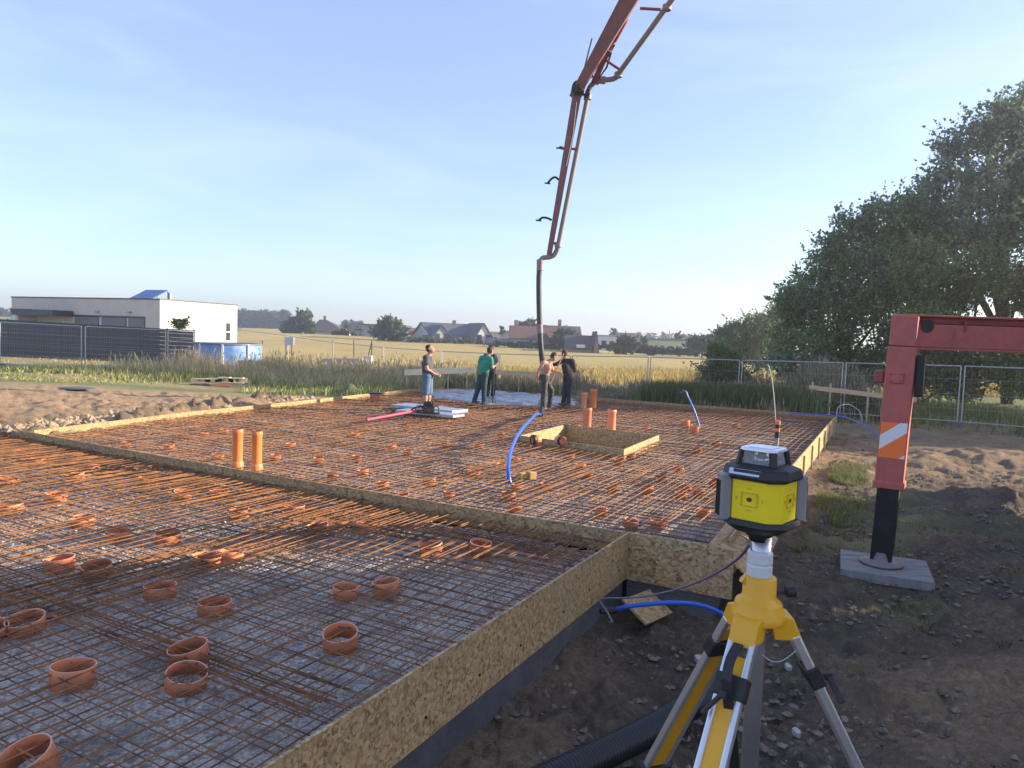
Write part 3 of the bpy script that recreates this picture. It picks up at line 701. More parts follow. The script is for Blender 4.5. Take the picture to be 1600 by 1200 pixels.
# beam to the truck
yb = PY+.02; zl = zt-.015
mb = MB(); xs, xe = PX+.02, 11.6
mb.box(((xs+.16+xe)/2, yb, zb+.17), (xe-xs-.16, .24, .28)); mb.box(((xs+.16+xe)/2, yb+.04, zt-.06), (xe-xs-.16, .14, .12)); mb.box(((xs+xe)/2, yb, zt+.012), (xe-xs+.05, .3, .024)); mb.box(((xs+xe)/2-.02, yb, zb+.012), (xe-xs-.02, .3, .024))
bm_ = mb.build('outrigger_beam', RED, truck, bevel=.006)
s = MB()
for dz in (.0, .045): s.tube([(xs+.2, yb-.09, zt-.07-dz), (xe-1, yb-.09, zt-.07-dz)], .011, 8)
s.build('hydraulic_line', REDD, bm_)
s = MB(); M = Matrix(((1,0,0),(0,0,-1),(0,1,0)))
s.lathe([(0, 0), (.085, 0)], (xs+.29, yb-.1215, zt-.11), 20, M, False); s.build('hand_hole', BLK, bm_)
s = MB(); s.box((xs+.75, yb-.11, zt-.10), (.035, .06, .13)); s.build('line_clamp', REDD, bm_, bevel=.004)
# unseen truck body at the right, its bulk sized to shade the near bay
TX, TY = 11.3, 5.6
mb = MB(); mb.box((TX, TY+.8, .55), (.9, 14.5, .35)); mb.box((TX, TY+1.2, .9), (2.3, 12.8, .4)); mb.box((TX, PY+.02, zb+.1), (1.5, .8, 1.4)); mb.build('chassis', mat('dark_chassis', (.05,.05,.055), .5), truck, bevel=.03)
mb = MB(); mb.hexa([(TX-1.2, TY-8.4, .5), (TX+1.2, TY-8.4, .5), (TX+1.2, TY-6.2, .5), (TX-1.2, TY-6.2, .5), (TX-1.15, TY-8.2, 3.1), (TX+1.15, TY-8.2, 3.1), (TX+1.2, TY-6.2, 3.1), (TX-1.2, TY-6.2, 3.1)])
cab = mb.build('cab', mat('white_cab', (.7,.7,.7), .35), truck, bevel=.08)
s = MB(); s.box((TX-1.205, TY-7.3, 2.3), (.01, 1.3, .7)); s.build('window', mat('dark_glass', (.02,.025,.03), .08), cab)
for i, yy in enumerate((-7.2, -5.2, 1.6, 3.0, 4.4)):
    for sx in (-1, 1):
        mb = MB(); mb.lathe([(0, -.14), (.3, -.14), (.5, -.14), (.52, -.1), (.52, .1), (.5, .14), (.3, .14), (0, .14)], (TX+sx*1.05, TY+yy, .02), 28, Matrix(((0,0,1),(0,1,0),(-1,0,0)))); mb.build('wheel', BLK, truck)
mb = MB(); mb.lathe([(.75, 1.1), (.7, 2.2), (.45, 3.2), (.45, 3.9)], (TX, TY-3.6, 0), 24); mb.build('turret', RED, truck)
mb = MB(); mb.hexa([(TX-.8, TY+3.6, .8), (TX+.8, TY+3.6, .8), (TX+.8, TY+5.8, .8), (TX-.8, TY+5.8, .8), (TX-1, TY+3.5, 1.9), (TX+1, TY+3.5, 1.9), (TX+1, TY+6.2, 1.9), (TX-1, TY+6.2, 1.9)]); mb.build('hopper', REDD, truck)
mb = MB(); mb.box((TX, TY-2.8, 2.75), (2.3, 11.2, 2.6)); mb.box((TX, TY-4.1, 4.25), (1.2, 13.5, .5)); mb.build('body', RED, truck, bevel=.08)
# boom. joints from the photograph, put at real distances
J = [atY(858, 398, 23.4), atY(903, 140, 22.2), atY(997, -25, 19.4), Vector((8.5, 13.5, 17.5)), Vector((TX, TY-3.6, 3.9))]
def beam(p, q, a0, b0, a1, b1, ml, name, parent, depth=None):
    p, q = Vector(p), Vector(q); d = (q-p).normalized(); x = d.cross(Vector((0,1,0))).normalized(); y = x.cross(d)
    P = []
    for c, a, b in ((p, a0, b0), (q, a1, b1)):
        for sx, sy in ((-1,-1),(1,-1),(1,1),(-1,1)): P.append(c+x*(sx*a/2)+y*(sy*b/2))
    mb = MB(); mb.hexa(P); return mb.build(name, ml, parent, bevel=.015)
BR = mat('boom_red', (.25,.11,.11), .7, 0, (.17,.09,.095), 2)
b1 = beam(J[0], J[1], .16, .18, .27, .26, BR, 'boom_arm', truck); b2 = beam(J[1]+(J[1]-J[2]).normalized()*.25, J[2], .24, .3, .46, .36, BR, 'boom_arm', truck)
b3 = beam(J[2], J[3], .75, .5, .8, .55, BR, 'boom_arm', truck); b4 = beam(J[3], J[4], .8, .6, .9, .7, BR, 'boom_arm', truck)
# hinge plates, cylinder, links at the knee
mb = MB(); k0 = J[1]; mb.lathe([(0, -.24), (.2, -.24), (.2, .24), (0, .24)], k0, 20, M); mb.lathe([(0, -.27), (.08, -.27), (.08, .27), (0, .27)], k0+Vector((.28,0,-.15)), 14, M); mb.build('hinge', BLKS, b1)
mb = MB(); q0 = atY(928, 128, 22.1); q1 = atY(958, 62, 20.9); mb.tube([q0, q1], .085, 10); mb.tube([q1, atY(975, 30, 20.3)], .12, 10)
mb.tube([atY(903, 143, 22.2), atY(925, 118, 22.1), atY(935, 132, 22.1)], .05, 8); mb.build('hydraulic_cylinder', REDD, b2)
mb = MB(); mb.tube([atY(944, 75, 20.8), atY(955, 82, 21.2), atY(948, 105, 21.6), atY(934, 125, 22), atY(938, 108, 21.8), atY(960, 70, 21)], .03, 6)
for a, b in (((897, 150), (925, 60)), ((900, 160), (884, 260))):
    p, q = atY(*a, 22.0), atY(*b, 21.6); mb.tube([p, (p+q)/2+Vector((.05, 0, 0)), q], .025, 6)
mb.build('hydraulic_hose', BLK, b2)
def curve_path(pts, n=8):
    pts = [Vector(p) for p in pts]; out = []
    for i in range(len(pts)-1):
        p0 = pts[max(i-1, 0)]; p1 = pts[i]; p2 = pts[i+1]; p3 = pts[min(i+2, len(pts)-1)]
        for k in range(n):
            t = k/n; out.append(.5*((2*p1)+(p2-p0)*t+(2*p0-5*p1+4*p2-p3)*t*t+(3*p1-p0-3*p2+p3)*t**3))
    out.append(pts[-1]); return out
P2 = [atY(844, 409, 23.4), atY(848, 403, 23.4), atY(856, 402, 23.4), atY(865, 399, 23.4), atY(870, 391, 23.35), atY(872, 383, 23.3)]
pl = MB(); pl.tube(curve_path(P2, 6), .078, 12)
p, q = atY(872, 384, 23.3), atY(918, 152, 22.3); pl.tube([p, q], .072, 12)
pl.tube(curve_path([atY(918, 152, 22.3), atY(921, 138, 22.2), atY(930, 128, 22.1), atY(942, 125, 22.0), atY(955, 124, 21.9), atY(964, 120, 21.8), atY(970, 112, 21.6)], 6), .078, 12)
pl.tube([atY(968, 113, 21.6), atY(1053, -5, 19.2), Vector((8.9, 13.0, 18.2))], .075, 12)
for c, d in ((P2[0], 0), (P2[-1], 1), (q, 1), (atY(942, 125, 22.0), 0), (atY(966, 117, 21.7), 1), (atY(1042, 12, 19.5), 1)):
    ax = Vector((0,0,1)) if d else (Vector((1,0,0)) if c is not P2[0] else Vector((0,0,1))); pl.tube([c-ax*.07, c+ax*.07], .115, 14)
pl.build('delivery_pipe', GRYP, truck)
br = MB()
for a, b, Y in (((877, 232), (903, 233), 22.6), ((1000, 13), (1032, 15), 19.6), ((948, 95), (967, 108), 21.4), ((863, 380), (871, 380), 23.3), ((905, 145), (918, 150), 22.2)):
    br = MB(); br.tube([atY(*a, Y), atY(*b, Y)], .04, 8); br.build('pipe_bracket', REDD, truck)
for pts in (((873, 281), (868, 277), (862, 279), (856, 286)), ((862, 344), (856, 341), (848, 340), (842, 344)), ((880, 231), (876, 230), (874, 231))):
    mb = MB(); mb.tube(curve_path([atY(*q, 22.9) for q in pts], 4), .035, 8); mb.tube([atY(pts[-1][0]-5, pts[-1][1], 22.9), atY(pts[-1][0]+4, pts[-1][1]+1, 22.9)], .025, 6); mb.build('hose_hook', BLKS, b1)
hp = curve_path([atY(844, 408, 23.4), atY(842, 440, 23.4), atY(843, 500, 23.4), atY(846, 552, 23.4), Vector((1.05, 23.5, .9)), Vector((1.1, 23.6, .28))], 8)
mb = MB(); mb.tube(hp, .088, 14); hs_ = mb.build('end_hose', mat('hose_rubber', (.035,.035,.04), .55, 0, (.06,.055,.055), 3), truck)
mb = MB(); mb.tube([hp[0]-Vector((0,0,.3)), hp[0]+Vector((0,0,.05))], .11, 14); mb.tube([hp[17], hp[19]], .098, 14); mb.build('hose_clamp', GRYP, hs_)
# ================================================================== LASER + TRIPOD
YEL = mat('tripod_yellow', (.78,.40,.015), .4, 0, (.70,.35,.015), 5, .5, .7); LYEL = mat('laser_yellow', (.85,.68,.01), .42)
ALU = mat('brushed_aluminium', (.62,.64,.66), .32, .75); DGR = mat('dark_rubber', (.018,.019,.022), .55, bmp=.1, bscale=200, bdist=.0005); GRYR = mat('grey_plastic', (.23,.235,.25), .45)
LC = atY(1190, 770, 2.0)
tl = atY(1188, 940, 2.0)
tri = empty('laser_tripod', (tl.x, tl.y, -.7), 'yellow and aluminium elevating tripod with black lever clamps holding the laser', 'tripod')
ctop = atY(1190, 832, 2.0); cb = atY(1187, 915, 2.0)
mb = MB(); mb.lathe([(0, 0), (.026, 0), (.026, .17), (0, .17)], cb-Vector((0,0,.02)), 24); mb.lathe([(.024, 0), (.024, -.62), (0, -.62)], cb, 24)
mb.build('column', ALU, tri)
k1 = atY(1187, 880, 2.0)
mb = MB(); mb.lathe([(.027, -.035), (.034, -.035), (.036, -.03), (.036, -.005), (.034, 0), (.036, .005), (.036, .03), (.031, .038), (.027, .038)], k1+Vector((0,0,-.0)), 10, smooth=False); mb.build('collar', mat('pale_grey_collar', (.6,.62,.66), .4), tri)
# cast head
mb = MB(); hb = atY(1185, 945, 2.0)
mb.lathe([(.028, .085), (.041, .085), (.045, .08), (.046, .03), (.052, .02), (.064, .012), (.067, -.01), (.074, -.02), (.074, -.04), (.05, -.05), (0, -.05)], hb, 20)
az = [rad(-20), rad(94), rad(220)]
for a in az:
    d = Vector((math.sin(a), math.cos(a), 0)); n = Vector((d.y, -d.x, 0))
    mb.hexa([hb+d*.04-n*.036+Vector((0,0,-.085)), hb+d*.04+n*.036+Vector((0,0,-.085)), hb+d*.118+n*.036+Vector((0,0,-.085)), hb+d*.118-n*.036+Vector((0,0,-.085)),
             hb+d*.02-n*.038+Vector((0,0,-.008)), hb+d*.02+n*.038+Vector((0,0,-.008)), hb+d*.088+n*.038+Vector((0,0,-.02)), hb+d*.088-n*.038+Vector((0,0,-.02))])
mb.build('head', YEL, tri, bevel=.004)
mb = MB(); mb.tube([hb+Vector((.03,0,.035)), hb+Vector((.085,.0,.04))], .006, 8); mb.tube([hb+Vector((.075,0,.04)), hb+Vector((.1,0,.043))], .016, 12); mb.build('locking_knob', DGR, tri)
mb = MB(); mb.tube([hb+Vector((-.03,0,.06)), hb+Vector((-.05,0,.075))], .012, 10); mb.build('level_knob', YEL, tri)
for i, a in enumerate(az):
    d = Vector((math.sin(a), math.cos(a), 0)); n = Vector((d.y, -d.x, 0)); sp = rad((30, 28, 31)[i])
    ld = d*math.sin(sp)+Vector((0,0,-math.cos(sp))); up = ld.cross(n).normalized()
    h0 = hb+d*.095+Vector((0,0,-.07)); gzv = gz((h0+ld*2).x, (h0+ld*2).y); L = (h0.z-gzv)/math.cos(sp)+.05; L1 = (.80, .9, .9)[i]
    lg = MB()
    for sx in (-1, 1): lg.bar(h0+n*.029*sx, h0+n*.036*sx+ld*L1, .017, .026, up=up)
    lo = lg.build('leg', ALU, tri, bevel=.005)
    pm = MB(); pm.bar(h0+ld*.05, h0+ld*(L1-.01), .046, .012, up=up, taper=1.25); pm.build('leg_panel', YEL, lo)
    cl = MB(); cl.bar(h0+ld*(L1-.02), h0+ld*(L1+.05), .115, .042, up=up); cl.build('collar', DGR, lo, bevel=.004); cl = MB(); cl.bar(h0+ld*(.10)+up*.0, h0+ld*.16, .088, .04, up=up)
    c_ = h0+ld*.15; s_ = -1 if up.z < 0 else 1; o_ = -up if up.dot(d) < 0 else up
    lv = MB(); lv.bar(c_+o_*.015, c_+o_*.05+ld*.01, .02, .02, up=n); lv.bar(c_+o_*.04+n*.0, c_+o_*.035+ld*.07+n*.045, .018, .010, up=n); lv.build('lever', DGR, lo, bevel=.003)
    cb_ = cl.build('clamp', DGR, lo, bevel=.004)
    el = MB(); el.bar(h0+ld*(L1+.04), h0+ld*(L-.12), .04, .024, up=up); el.build('leg_extension', ALU, lo, bevel=.004)
    ff = MB(); ff.bar(h0+ld*(L1+.05), h0+ld*(L1+.09), .05, .036, up=up); ff.build('yellow_band', YEL, lo)
    ff = MB(); ff.tube([h0+ld*(L-.14), h0+ld*(L-.02), h0+ld*(L+.04)], [.022, .02, .004], 12); ff.build('foot', DGR, lo)
    if i == 2:
        st = MB(); s0 = h0+o_*.025+ld*.02; pts = [s0, h0+o_*.045+ld*.12, s0+Vector((-.01,-.06,-.35)), s0+Vector((-.03,-.08,-.75))]
        pth = curve_path(pts, 5)
        for k in range(len(pth)-1): st.bar(pth[k], pth[k+1]+(pth[k+1]-pth[k])*.02, .026, .004, up=up)
        st.build('strap', DGR, lo)
mb = MB()
for k in range(16):
    t = k/15; mb.tube([hb+Vector((.0+.10*t, -.02, -.125-.03*math.sin(t*3.1))), hb+Vector((.0+.10*(t+.05), -.02, -.125-.03*math.sin((t+.05)*3.1)))], .0018, 5)
mb.build('chain', STEEL, tri)
# laser
las = empty('rotating_laser', tuple(LC), 'yellow, black and grey rotating laser level on top of the tripod', 'laser level')
TH = rad(-42); LR = Matrix.Rotation(TH, 3, 'Z')  # front-left face normal
def oct_(hx, c): return [(hx, -hx+c), (hx, hx-c), (hx-c, hx), (-hx+c, hx), (-hx, hx-c), (-hx, -hx+c), (-hx+c, -hx), (hx-c, -hx)]
def lp(x, y, z): return LC+LR@Vector((x, y, z))
def opr(mb, hx0, c0, z0, hx1, c1, z1):
    a = [lp(x, y, z0) for x, y in oct_(hx0, c0)]; b = [lp(x, y, z1) for x, y in oct_(hx1, c1)]
    mb.add(a+b, [tuple(range(8))[::-1], tuple(range(8, 16))]+[(i, (i+1) % 8, 8+(i+1) % 8, 8+i) for i in range(8)]); return mb
S_ = .086
lb = opr(MB(), S_-.008, .03, -.085, S_-.008, .03, .06).build('body', LYEL, las, bevel=.004)
# recessed face pattern: square boss with hole on each face
for q in range(4):
    Rq = Matrix.Rotation(q*math.pi/2, 3, 'Z')
    def fp(x, z, o): return LC+LR@(Rq@Vector((x, -(S_-.008)-o, z)))
    s = MB()
    R3 = LR@Rq
    for dx, dz, w_, h_ in ((0, -.0215, .046, .003), (0, .0215, .046, .003), (-.0215, 0, .003, .046), (.0215, 0, .003, .046)): s.box(fp(dx, dz-.01, .001), (w_, .004, h_), R=R3)
    s.build('boss_frame', mat('laser_yellow_edge', (.62,.48,.01), .5), lb)
    s = MB(); s.lathe([(0, 0), (.0075, 0)], fp(0, -.01, .0012), 16, R3@M, False); s.build('plumb_hole', mat('dark_hole', (.08,.03,.015), .4), lb)
    s = MB()
    for dx, dz in ((0, .036), (0, -.036), (.036, 0), (-.036, 0)): s.box(fp(dx, dz-.01, .0005), (.004 if dx else .012, .002, .012 if dx else .004), R=R3@Matrix.Rotation(0, 3, 'Y'))
    s.build('alignment_mark', mat('laser_yellow_edge', (.62,.48,.01), .5), lb)
g = opr(MB(), S_-.002, .03, .052, S_+.008, .045, .062); opr(g, S_+.008, .045, .0621, S_+.003, .045, .092); opr(g, S_+.003, .045, .0921, S_-.028, .03, .104)
gt = g.build('top_guard', DGR, las, bevel=.003)
g = opr(MB(), S_-.022, .03, -.125, S_+.008, .045, -.1); opr(g, S_+.008, .045, -.0999, S_+.002, .04, -.08); g.build('bottom_guard', DGR, las, bevel=.003)
for sx, sy in ((1,1),(-1,1),(-1,-1)):
    s = MB(); c_ = lp(sx*(S_-.012), sy*(S_-.012), -.012); rr = LR@Matrix.Rotation(math.atan2(sy, sx), 3, 'Z')
    s.box(c_, (.030, .044, .158), R=rr); co_ = s.build('corner_post', GRYR, las, bevel=.006)
    s = MB()
    for k in (-1, 0, 1): s.box(c_+rr@Vector((.0165, k*.011, -.005)), (.004, .004, .12), R=rr)
    s.build('grip_rib', DGR, co_, bevel=.001)
# control plate on the top bevel; its pale blue paints the reflected sky
s = MB(); n0 = [lp(-.055, -(S_+.004), .072), lp(.028, -(S_+.004), .072), lp(.032, -(S_+.0005), .0905), lp(-.055, -(S_+.0005), .0905)]
s.add([v+LR@Vector((0,-.0025,.0)) for v in n0], [(0,1,2,3)]); s.build('control_plate', mat('plate_sky_reflection', (.5,.6,.78), .15), gt)
# lantern
for sx, sy in ((1,1),(1,-1),(-1,1),(-1,-1)):
    g = MB(); g.bar(lp(sx*.049, sy*.049, .098), lp(sx*.043, sy*.043, .148), .018, .012, up=LR@Vector((sx, sy, 0))); g.build('lantern_post', DGR, las, bevel=.002)
gm, nt_, bs_ = nmat('lantern_glass'); bs_.inputs['Base Color'].default_value = (.9,.93,.95,1); bs_.inputs['Roughness'].default_value = .05; bs_.inputs['Transmission Weight'].default_value = .8; bs_.inputs['IOR'].default_value = 1.3
g = opr(MB(), .048, .012, .10, .041, .01, .147); g.build('lantern_glass', gm, las)
g = MB(); g.lathe([(0, .1), (.022, .1), (.02, .125), (.012, .128), (.012, .143), (0, .143)], LC, 20); g.build('rotor', mat('rotor_metal', (.5,.5,.55), .2, .8), las)
g = opr(MB(), .052, .016, .147, .050, .016, .157); opr(g, .036, .01, .1571, .034, .01, .160); g.build('lantern_cap', mat('silver_cap', (.72,.75,.8), .25, .4), las, bevel=.002)
g = MB(); g.lathe([(0, -.165), (.026, -.165), (.028, -.15), (.036, -.145), (.036, -.12), (0, -.12)], LC, 24); g.build('mount', DGR, las)
las.scale = (1.02, 1.02, .82)
# ================================================================== HOSES, CABLES, DRAIN PIPE
BLUE = mat('blue_pipe', (.02,.11,.55), .32); GCAB = mat('grey_cable', (.16,.155,.2), .5)
def hose(pts, r, m_, name, label, cat, n=10, seg=8, extra=None):
    mb = MB(); pth = curve_path(pts, seg); mb.tube(pth, r, n); o = mb.build(name, m_, origin=pth[0], label=label, cat=cat); return o
h1 = hose([at(845, 648, -.03), at(845, 645, .15)+Vector((-.1,-.3,0)), atY(832, 653, 17.6), atY(813, 674, 14.4), atY(799, 702, 12.4), atY(794, 732, 11.3), at(797, 756, -.12)], .034, BLUE, 'blue_hose', 'blue pipe arching up out of the mesh left of the pit frame', 'hose')
s = MB(); s.tube([at(845, 649, -.05), at(846, 638, .12)], .07, 10); s.build('end_wrap', BLK, h1)
h2 = hose([at(960, 953, -.46), at(985, 947, -.40), at(1040, 942, -.36), at(1090, 945, -.4), at(1130, 960, -.5), at(1160, 985, -.62), at(1180, 1010, -.72)], .022, BLUE, 'blue_hose', 'blue hose with black cap curving over the soil to the tripod', 'hose')
s = MB(); p_ = at(962, 953, -.46); q_ = at(938, 955, -.46); s.tube([q_, q_+(p_-q_)*.4, p_], [.028, .038, .034], 12); s.build('end_cap', BLK, h2)
hose([atY(1172, 850, 3.4), atY(1150, 875, 4.2), atY(1110, 900, 5.2), atY(1060, 920, 6), atY(1000, 933, 6.5), atY(945, 935, 6.7), atY(938, 940, 6.7), atY(948, 955, 6.6), atY(957, 973, 6.5)], .009, GCAB, 'grey_cable', 'thin grey cable sagging from behind the laser to the joint of the boards', 'cable', 8)
hose([at(1160, 838, -.0)+Vector((0,0,0)), at(1172, 850, -.2), at(1180, 900, -.5), at(1150, 920, -.7)], .009, GCAB, 'grey_cable', 'short end of grey cable dropping behind the tripod column', 'cable', 8)
hose([at(1232, 645, .02), at(1250, 646, .04), at(1290, 648, .05), at(1320, 652, .15), at(1350, 664, .1), at(1375, 684, -.2), at(1400, 715, -.5)], .017, BLUE, 'blue_hose', 'blue hose along the back board dropping behind the red outrigger leg', 'hose')
s_ = at(1307, 655, 0); hose([Vector((s_.x, s_.y, -.1)), Vector((s_.x, s_.y, .28)), Vector((s_.x+.1, s_.y, .42)), Vector((s_.x+.4, s_.y+.1, .46)), Vector((s_.x+.75, s_.y+.1, .25)), Vector((s_.x+.85, s_.y+.1, -.1))], .013, mat('pale_hose', (.42,.42,.44), .5), 'pale_hose', 'short pale hose bent over the far right corner of the formwork', 'hose')
p_ = at(1075, 618, .62); b_ = at(1093, 664, 0)
b3 = at(1078, 652, .0)
h4 = hose([Vector((b_.x, b_.y, -.05)), Vector((b_.x, b_.y, -.05)).lerp(atY(1073, 616, b_.y+.1), .5)+Vector((.03,0,0)), atY(1073, 616, b_.y+.1)], .024, BLUE, 'blue_hose', 'short blue pipe leaning upright near the back right of the far bay', 'hose')
e_ = atY(1072, 615, b_.y+.1); s = MB(); s.tube(curve_path([e_+Vector((.03,0,-.1)), e_+Vector((-.02,0,.03)), e_+Vector((-.08,0,.05)), e_+Vector((-.13,0,.0))], 4), .05, 10); s.build('end_cap', mat('dark_teal_cap', (.03,.08,.09), .5), h4)
for (px, py, l) in ((1072, 657, 'orange ring left of the foot of the leaning blue pipe'), (1084, 665, 'orange ring just below the foot of the leaning blue pipe')): stub(px, py, 13, l, zt=.08, h=.22)
# conduit behind laser
g_ = at(1213, 700, -.1); root = empty('conduit_riser', (g_.x, g_.y, -.15), 'grey riser with orange and black bands and a thin wire, right behind the laser', 'conduit')
mb = MB(); zz = lambda y: atY(1213, y, g_.y).z
mb.tube([(g_.x, g_.y, -.15), (g_.x, g_.y, zz(684))], .045, 14); mb.build('pipe_wall', mat('grey_pvc', (.3,.3,.32), .5), root)
mb = MB(); mb.tube([(g_.x, g_.y, zz(684)), (g_.x, g_.y, zz(674))], .05, 14); mb.build('black_band', BLK, root)
mb = MB(); mb.tube([(g_.x, g_.y, zz(674)), (g_.x, g_.y, zz(669))], .055, 14); mb.build('orange_band', ORG_L, root); mb = MB(); mb.tube([(g_.x, g_.y, zz(663)), (g_.x, g_.y, zz(657))], .058, 14); mb.build('orange_band', ORG_L, root)
mb = MB(); mb.tube([(g_.x, g_.y, zz(669)), (g_.x, g_.y, zz(663))], .05, 14); mb.build('black_band', BLK, root)
mb = MB(); mb.tube(curve_path([atY(1212, 660, g_.y), atY(1210, 630, g_.y), atY(1207, 600, g_.y), atY(1202, 575, g_.y), atY(1199, 570, g_.y)], 5), .011, 6); mb.build('wire', mat('pale_wire', (.5,.48,.42), .6), root)
# drain pipe, ribbed
a_, b_ = at(840, 1225, -.62), at(1250, 1040, -.58)
pth = curve_path([a_+Vector((-.5,-.35,0)), a_, at(1000, 1150, -.62), at(1070, 1108, -.6), at(1128, 1070, -.58)], 60)
L = 0; pp = [pth[0]]
for i in range(1, len(pth)): pp.append(pth[i])
def resample(P, st):
    out = [P[0]]; acc = 0
    for i in range(1, len(P)):
        seg = (P[i]-P[i-1]).length
        while acc+seg >= st:
            t = (st-acc)/seg; P0 = P[i-1].lerp(P[i], t); out.append(P0); P[i-1] = P0; seg = (P[i]-P0).length; acc = 0
        acc += seg
    return out
rp = resample(pp, .0075); mb = MB(); mb.tube([v+Vector((0,0,-.0)) for v in rp], [.1 if k % 4 < 2 else .082 for k in range(len(rp))], 24)
mb.build('drain_pipe', mat('black_corrugated', (.016,.017,.02), .38), origin=rp[0], label='black corrugated drain pipe lying on the soil behind the tripod legs', cat='pipe')
# small litter
def shard(px, py, sz, m_, label, name='shard', z=None, cat='debris'):
    p = at(px, py, -.7); p.z = gz(p.x, p.y)+.02; p = at(px, py, p.z); mb = MB(); vs = []
    n = 7
    for i in range(n):
        a = 6.283*i/n; r = sz*random.uniform(.6, 1); vs.append((p.x+r*math.cos(a)*.6, p.y+r*math.sin(a)*1.2))
    mb.prism(vs, p.z-.02, p.z+sz*.35); mb.build(name, m_, bevel=.004, label=label, cat=cat)
TERR = mat('broken_terracotta', (.50,.20,.10), .8, 0, (.35,.14,.08), 20); STN = mat('pale_stone', (.48,.46,.44), .9, 0, (.34,.33,.32), 20, bmp=.4)
shard(970, 1082, .09, TERR, 'pointed orange pottery shard on the dark soil left of the tripod')
shard(1232, 1042, .06, STN, 'small white stone right of the tripod clamp', 'stone', cat='stone'); shard(1092, 1030, .07, STN, 'pale stone left of the tripod back leg', 'stone', cat='stone')
shard(1245, 1145, .06, STN, 'broken pale rubble lump under the right tripod leg', 'stone', cat='stone'); shard(980, 1082, .03, STN, 'tiny pale pebble beside the orange shard', 'stone', cat='stone')
shard(1105, 960, .07, PINE, 'yellow wood chip below the blue hose', 'wood_chip', cat='debris')
# clods
def clods(n, fn, name, label, m_, s0, s1):
    base = np.array([(1,0,0),(.3,.95,0),(-.8,.58,0),(-.8,-.58,0),(.3,-.95,0),(0,0,.9),(0,0,-.9)], float)
    fs = np.array([(i, (i+1) % 5, 5) for i in range(5)]+[((i+1) % 5, i, 6) for i in range(5)])
    c = fn(n); n = len(c); s = s0+(s1-s0)*rng.random(n)**2.5
    V = base[None]*(s[:, None, None]*(.55+.8*rng.random((n, 7, 1)))); th = rng.random(n)*6.28
    ct, st = np.cos(th)[:, None], np.sin(th)[:, None]; V = np.stack([V[..., 0]*ct-V[..., 1]*st, V[..., 0]*st+V[..., 1]*ct, V[..., 2]*.75], -1)
    V = V+np.concatenate([c, (gz0(c[:, 0], c[:, 1])+.02)[:, None]], 1)[:, None]
    np_mesh(name, V.reshape(-1, 3), (fs[None]+np.arange(n)[:, None, None]*7).reshape(-1, 3), m_, label=label, cat='soil clods', kind='stuff')
def outside(c): return c[~(inpoly(c[:, 0], c[:, 1], FARP) | inpoly(c[:, 0], c[:, 1], NEARP))]
def f1(n):
    r = 2+20*rng.random(n)**1.5; a = rad(-2)+rng.random(n)*rad(44); c = np.stack([r*np.sin(a), r*np.cos(a)], 1); c = outside(c); return c[rng.random(len(c)) < np.clip(fbm(c[:, 0]*1.2, c[:, 1]*1.2, 70)*3-.7, 0, 1)]
CLD = mat('dark_clod', (.10,.078,.056), .95, 0, (.26,.21,.16), 7, bmp=.5, bscale=50); CLT = mat('tan_clod', (.42,.31,.19), .95, 0, (.24,.17,.11), 6, bmp=.5, bscale=50)
clods(16000, f1, 'soil_clods', 'dark crumbs and clods of soil scattered over the ground right of the slab', CLD, .006, .05)
def f2(n):
    y = 14+9.5*rng.random(n); x = -9.6+(y-13.95)*.37-.35-np.abs(rng.normal(0, .55, n)); return outside(np.stack([x, y], 1))
clods(1500, f2, 'soil_clods', 'lumpy row of tan and grey clods along the left side board', CLT, .03, .16)
# left lumps
def lump(px, py, r, label, m_):
    p = at(px, py, -.05); p.z = gz(p.x, p.y); bm = MB(); n1, n2 = 9, 14; prof = []
    vs = []; fs = []
    for i in range(n1+1):
        for k in range(n2):
            th = math.pi*i/n1; ph = 6.283*k/n2; q = .75+.5*random.random(); vs.append(p+Vector((math.sin(th)*math.cos(ph)*r*q, math.sin(th)*math.sin(ph)*r*q, r*.8*math.cos(th)*(.7+.4*random.random()))))
    for i in range(n1):
        for k in range(n2): fs.append((i*n2+k, (i+1)*n2+k, (i+1)*n2+(k+1) % n2, i*n2+(k+1) % n2))
    bm.add(vs, fs); bm.build('soil_lump', m_, origin=p, label=label, cat='soil lump')
lump(408, 627, .2, 'pale lump of hard soil on the left heap beside the grey board', mat('pale_clod', (.42,.36,.29), .95, 0, (.3,.25,.2), 9, bmp=.5))
lump(455, 628, .22, 'brown lump of soil at the right end of the left heap', CLT)
lump(548, 612, .3, 'dark pointed heap of earth left of the black lidded pipe', CLD)
lump(430, 630, .16, 'small brown lump between two larger ones on the left heap', CLT)
#@@PART3
def gat(px, py, z0=None):
    d = ray(px, py); t = 2.0
    for i in range(4000):
        t *= 1.004; P = Vector((d.x*t, d.y*t, CZ+d.z*t))
        if P.z < gz(P.x, P.y): return P
        if t > 900: break
    return P
def atg(px, Y):   # point on the ground at bearing px, distance Y
    x = (px-800)/F*Y; 
    for _ in range(6):
        z = gz(x, Y); q = atY(px, 530, Y)
        # column of the picture leans with the roll: solve for x at this height
        a, b = atY(px, 300, Y), atY(px, 900, Y); t = (z-a.z)/(b.z-a.z); x = a.x+(b.x-a.x)*t
    return Vector((x, Y, z))
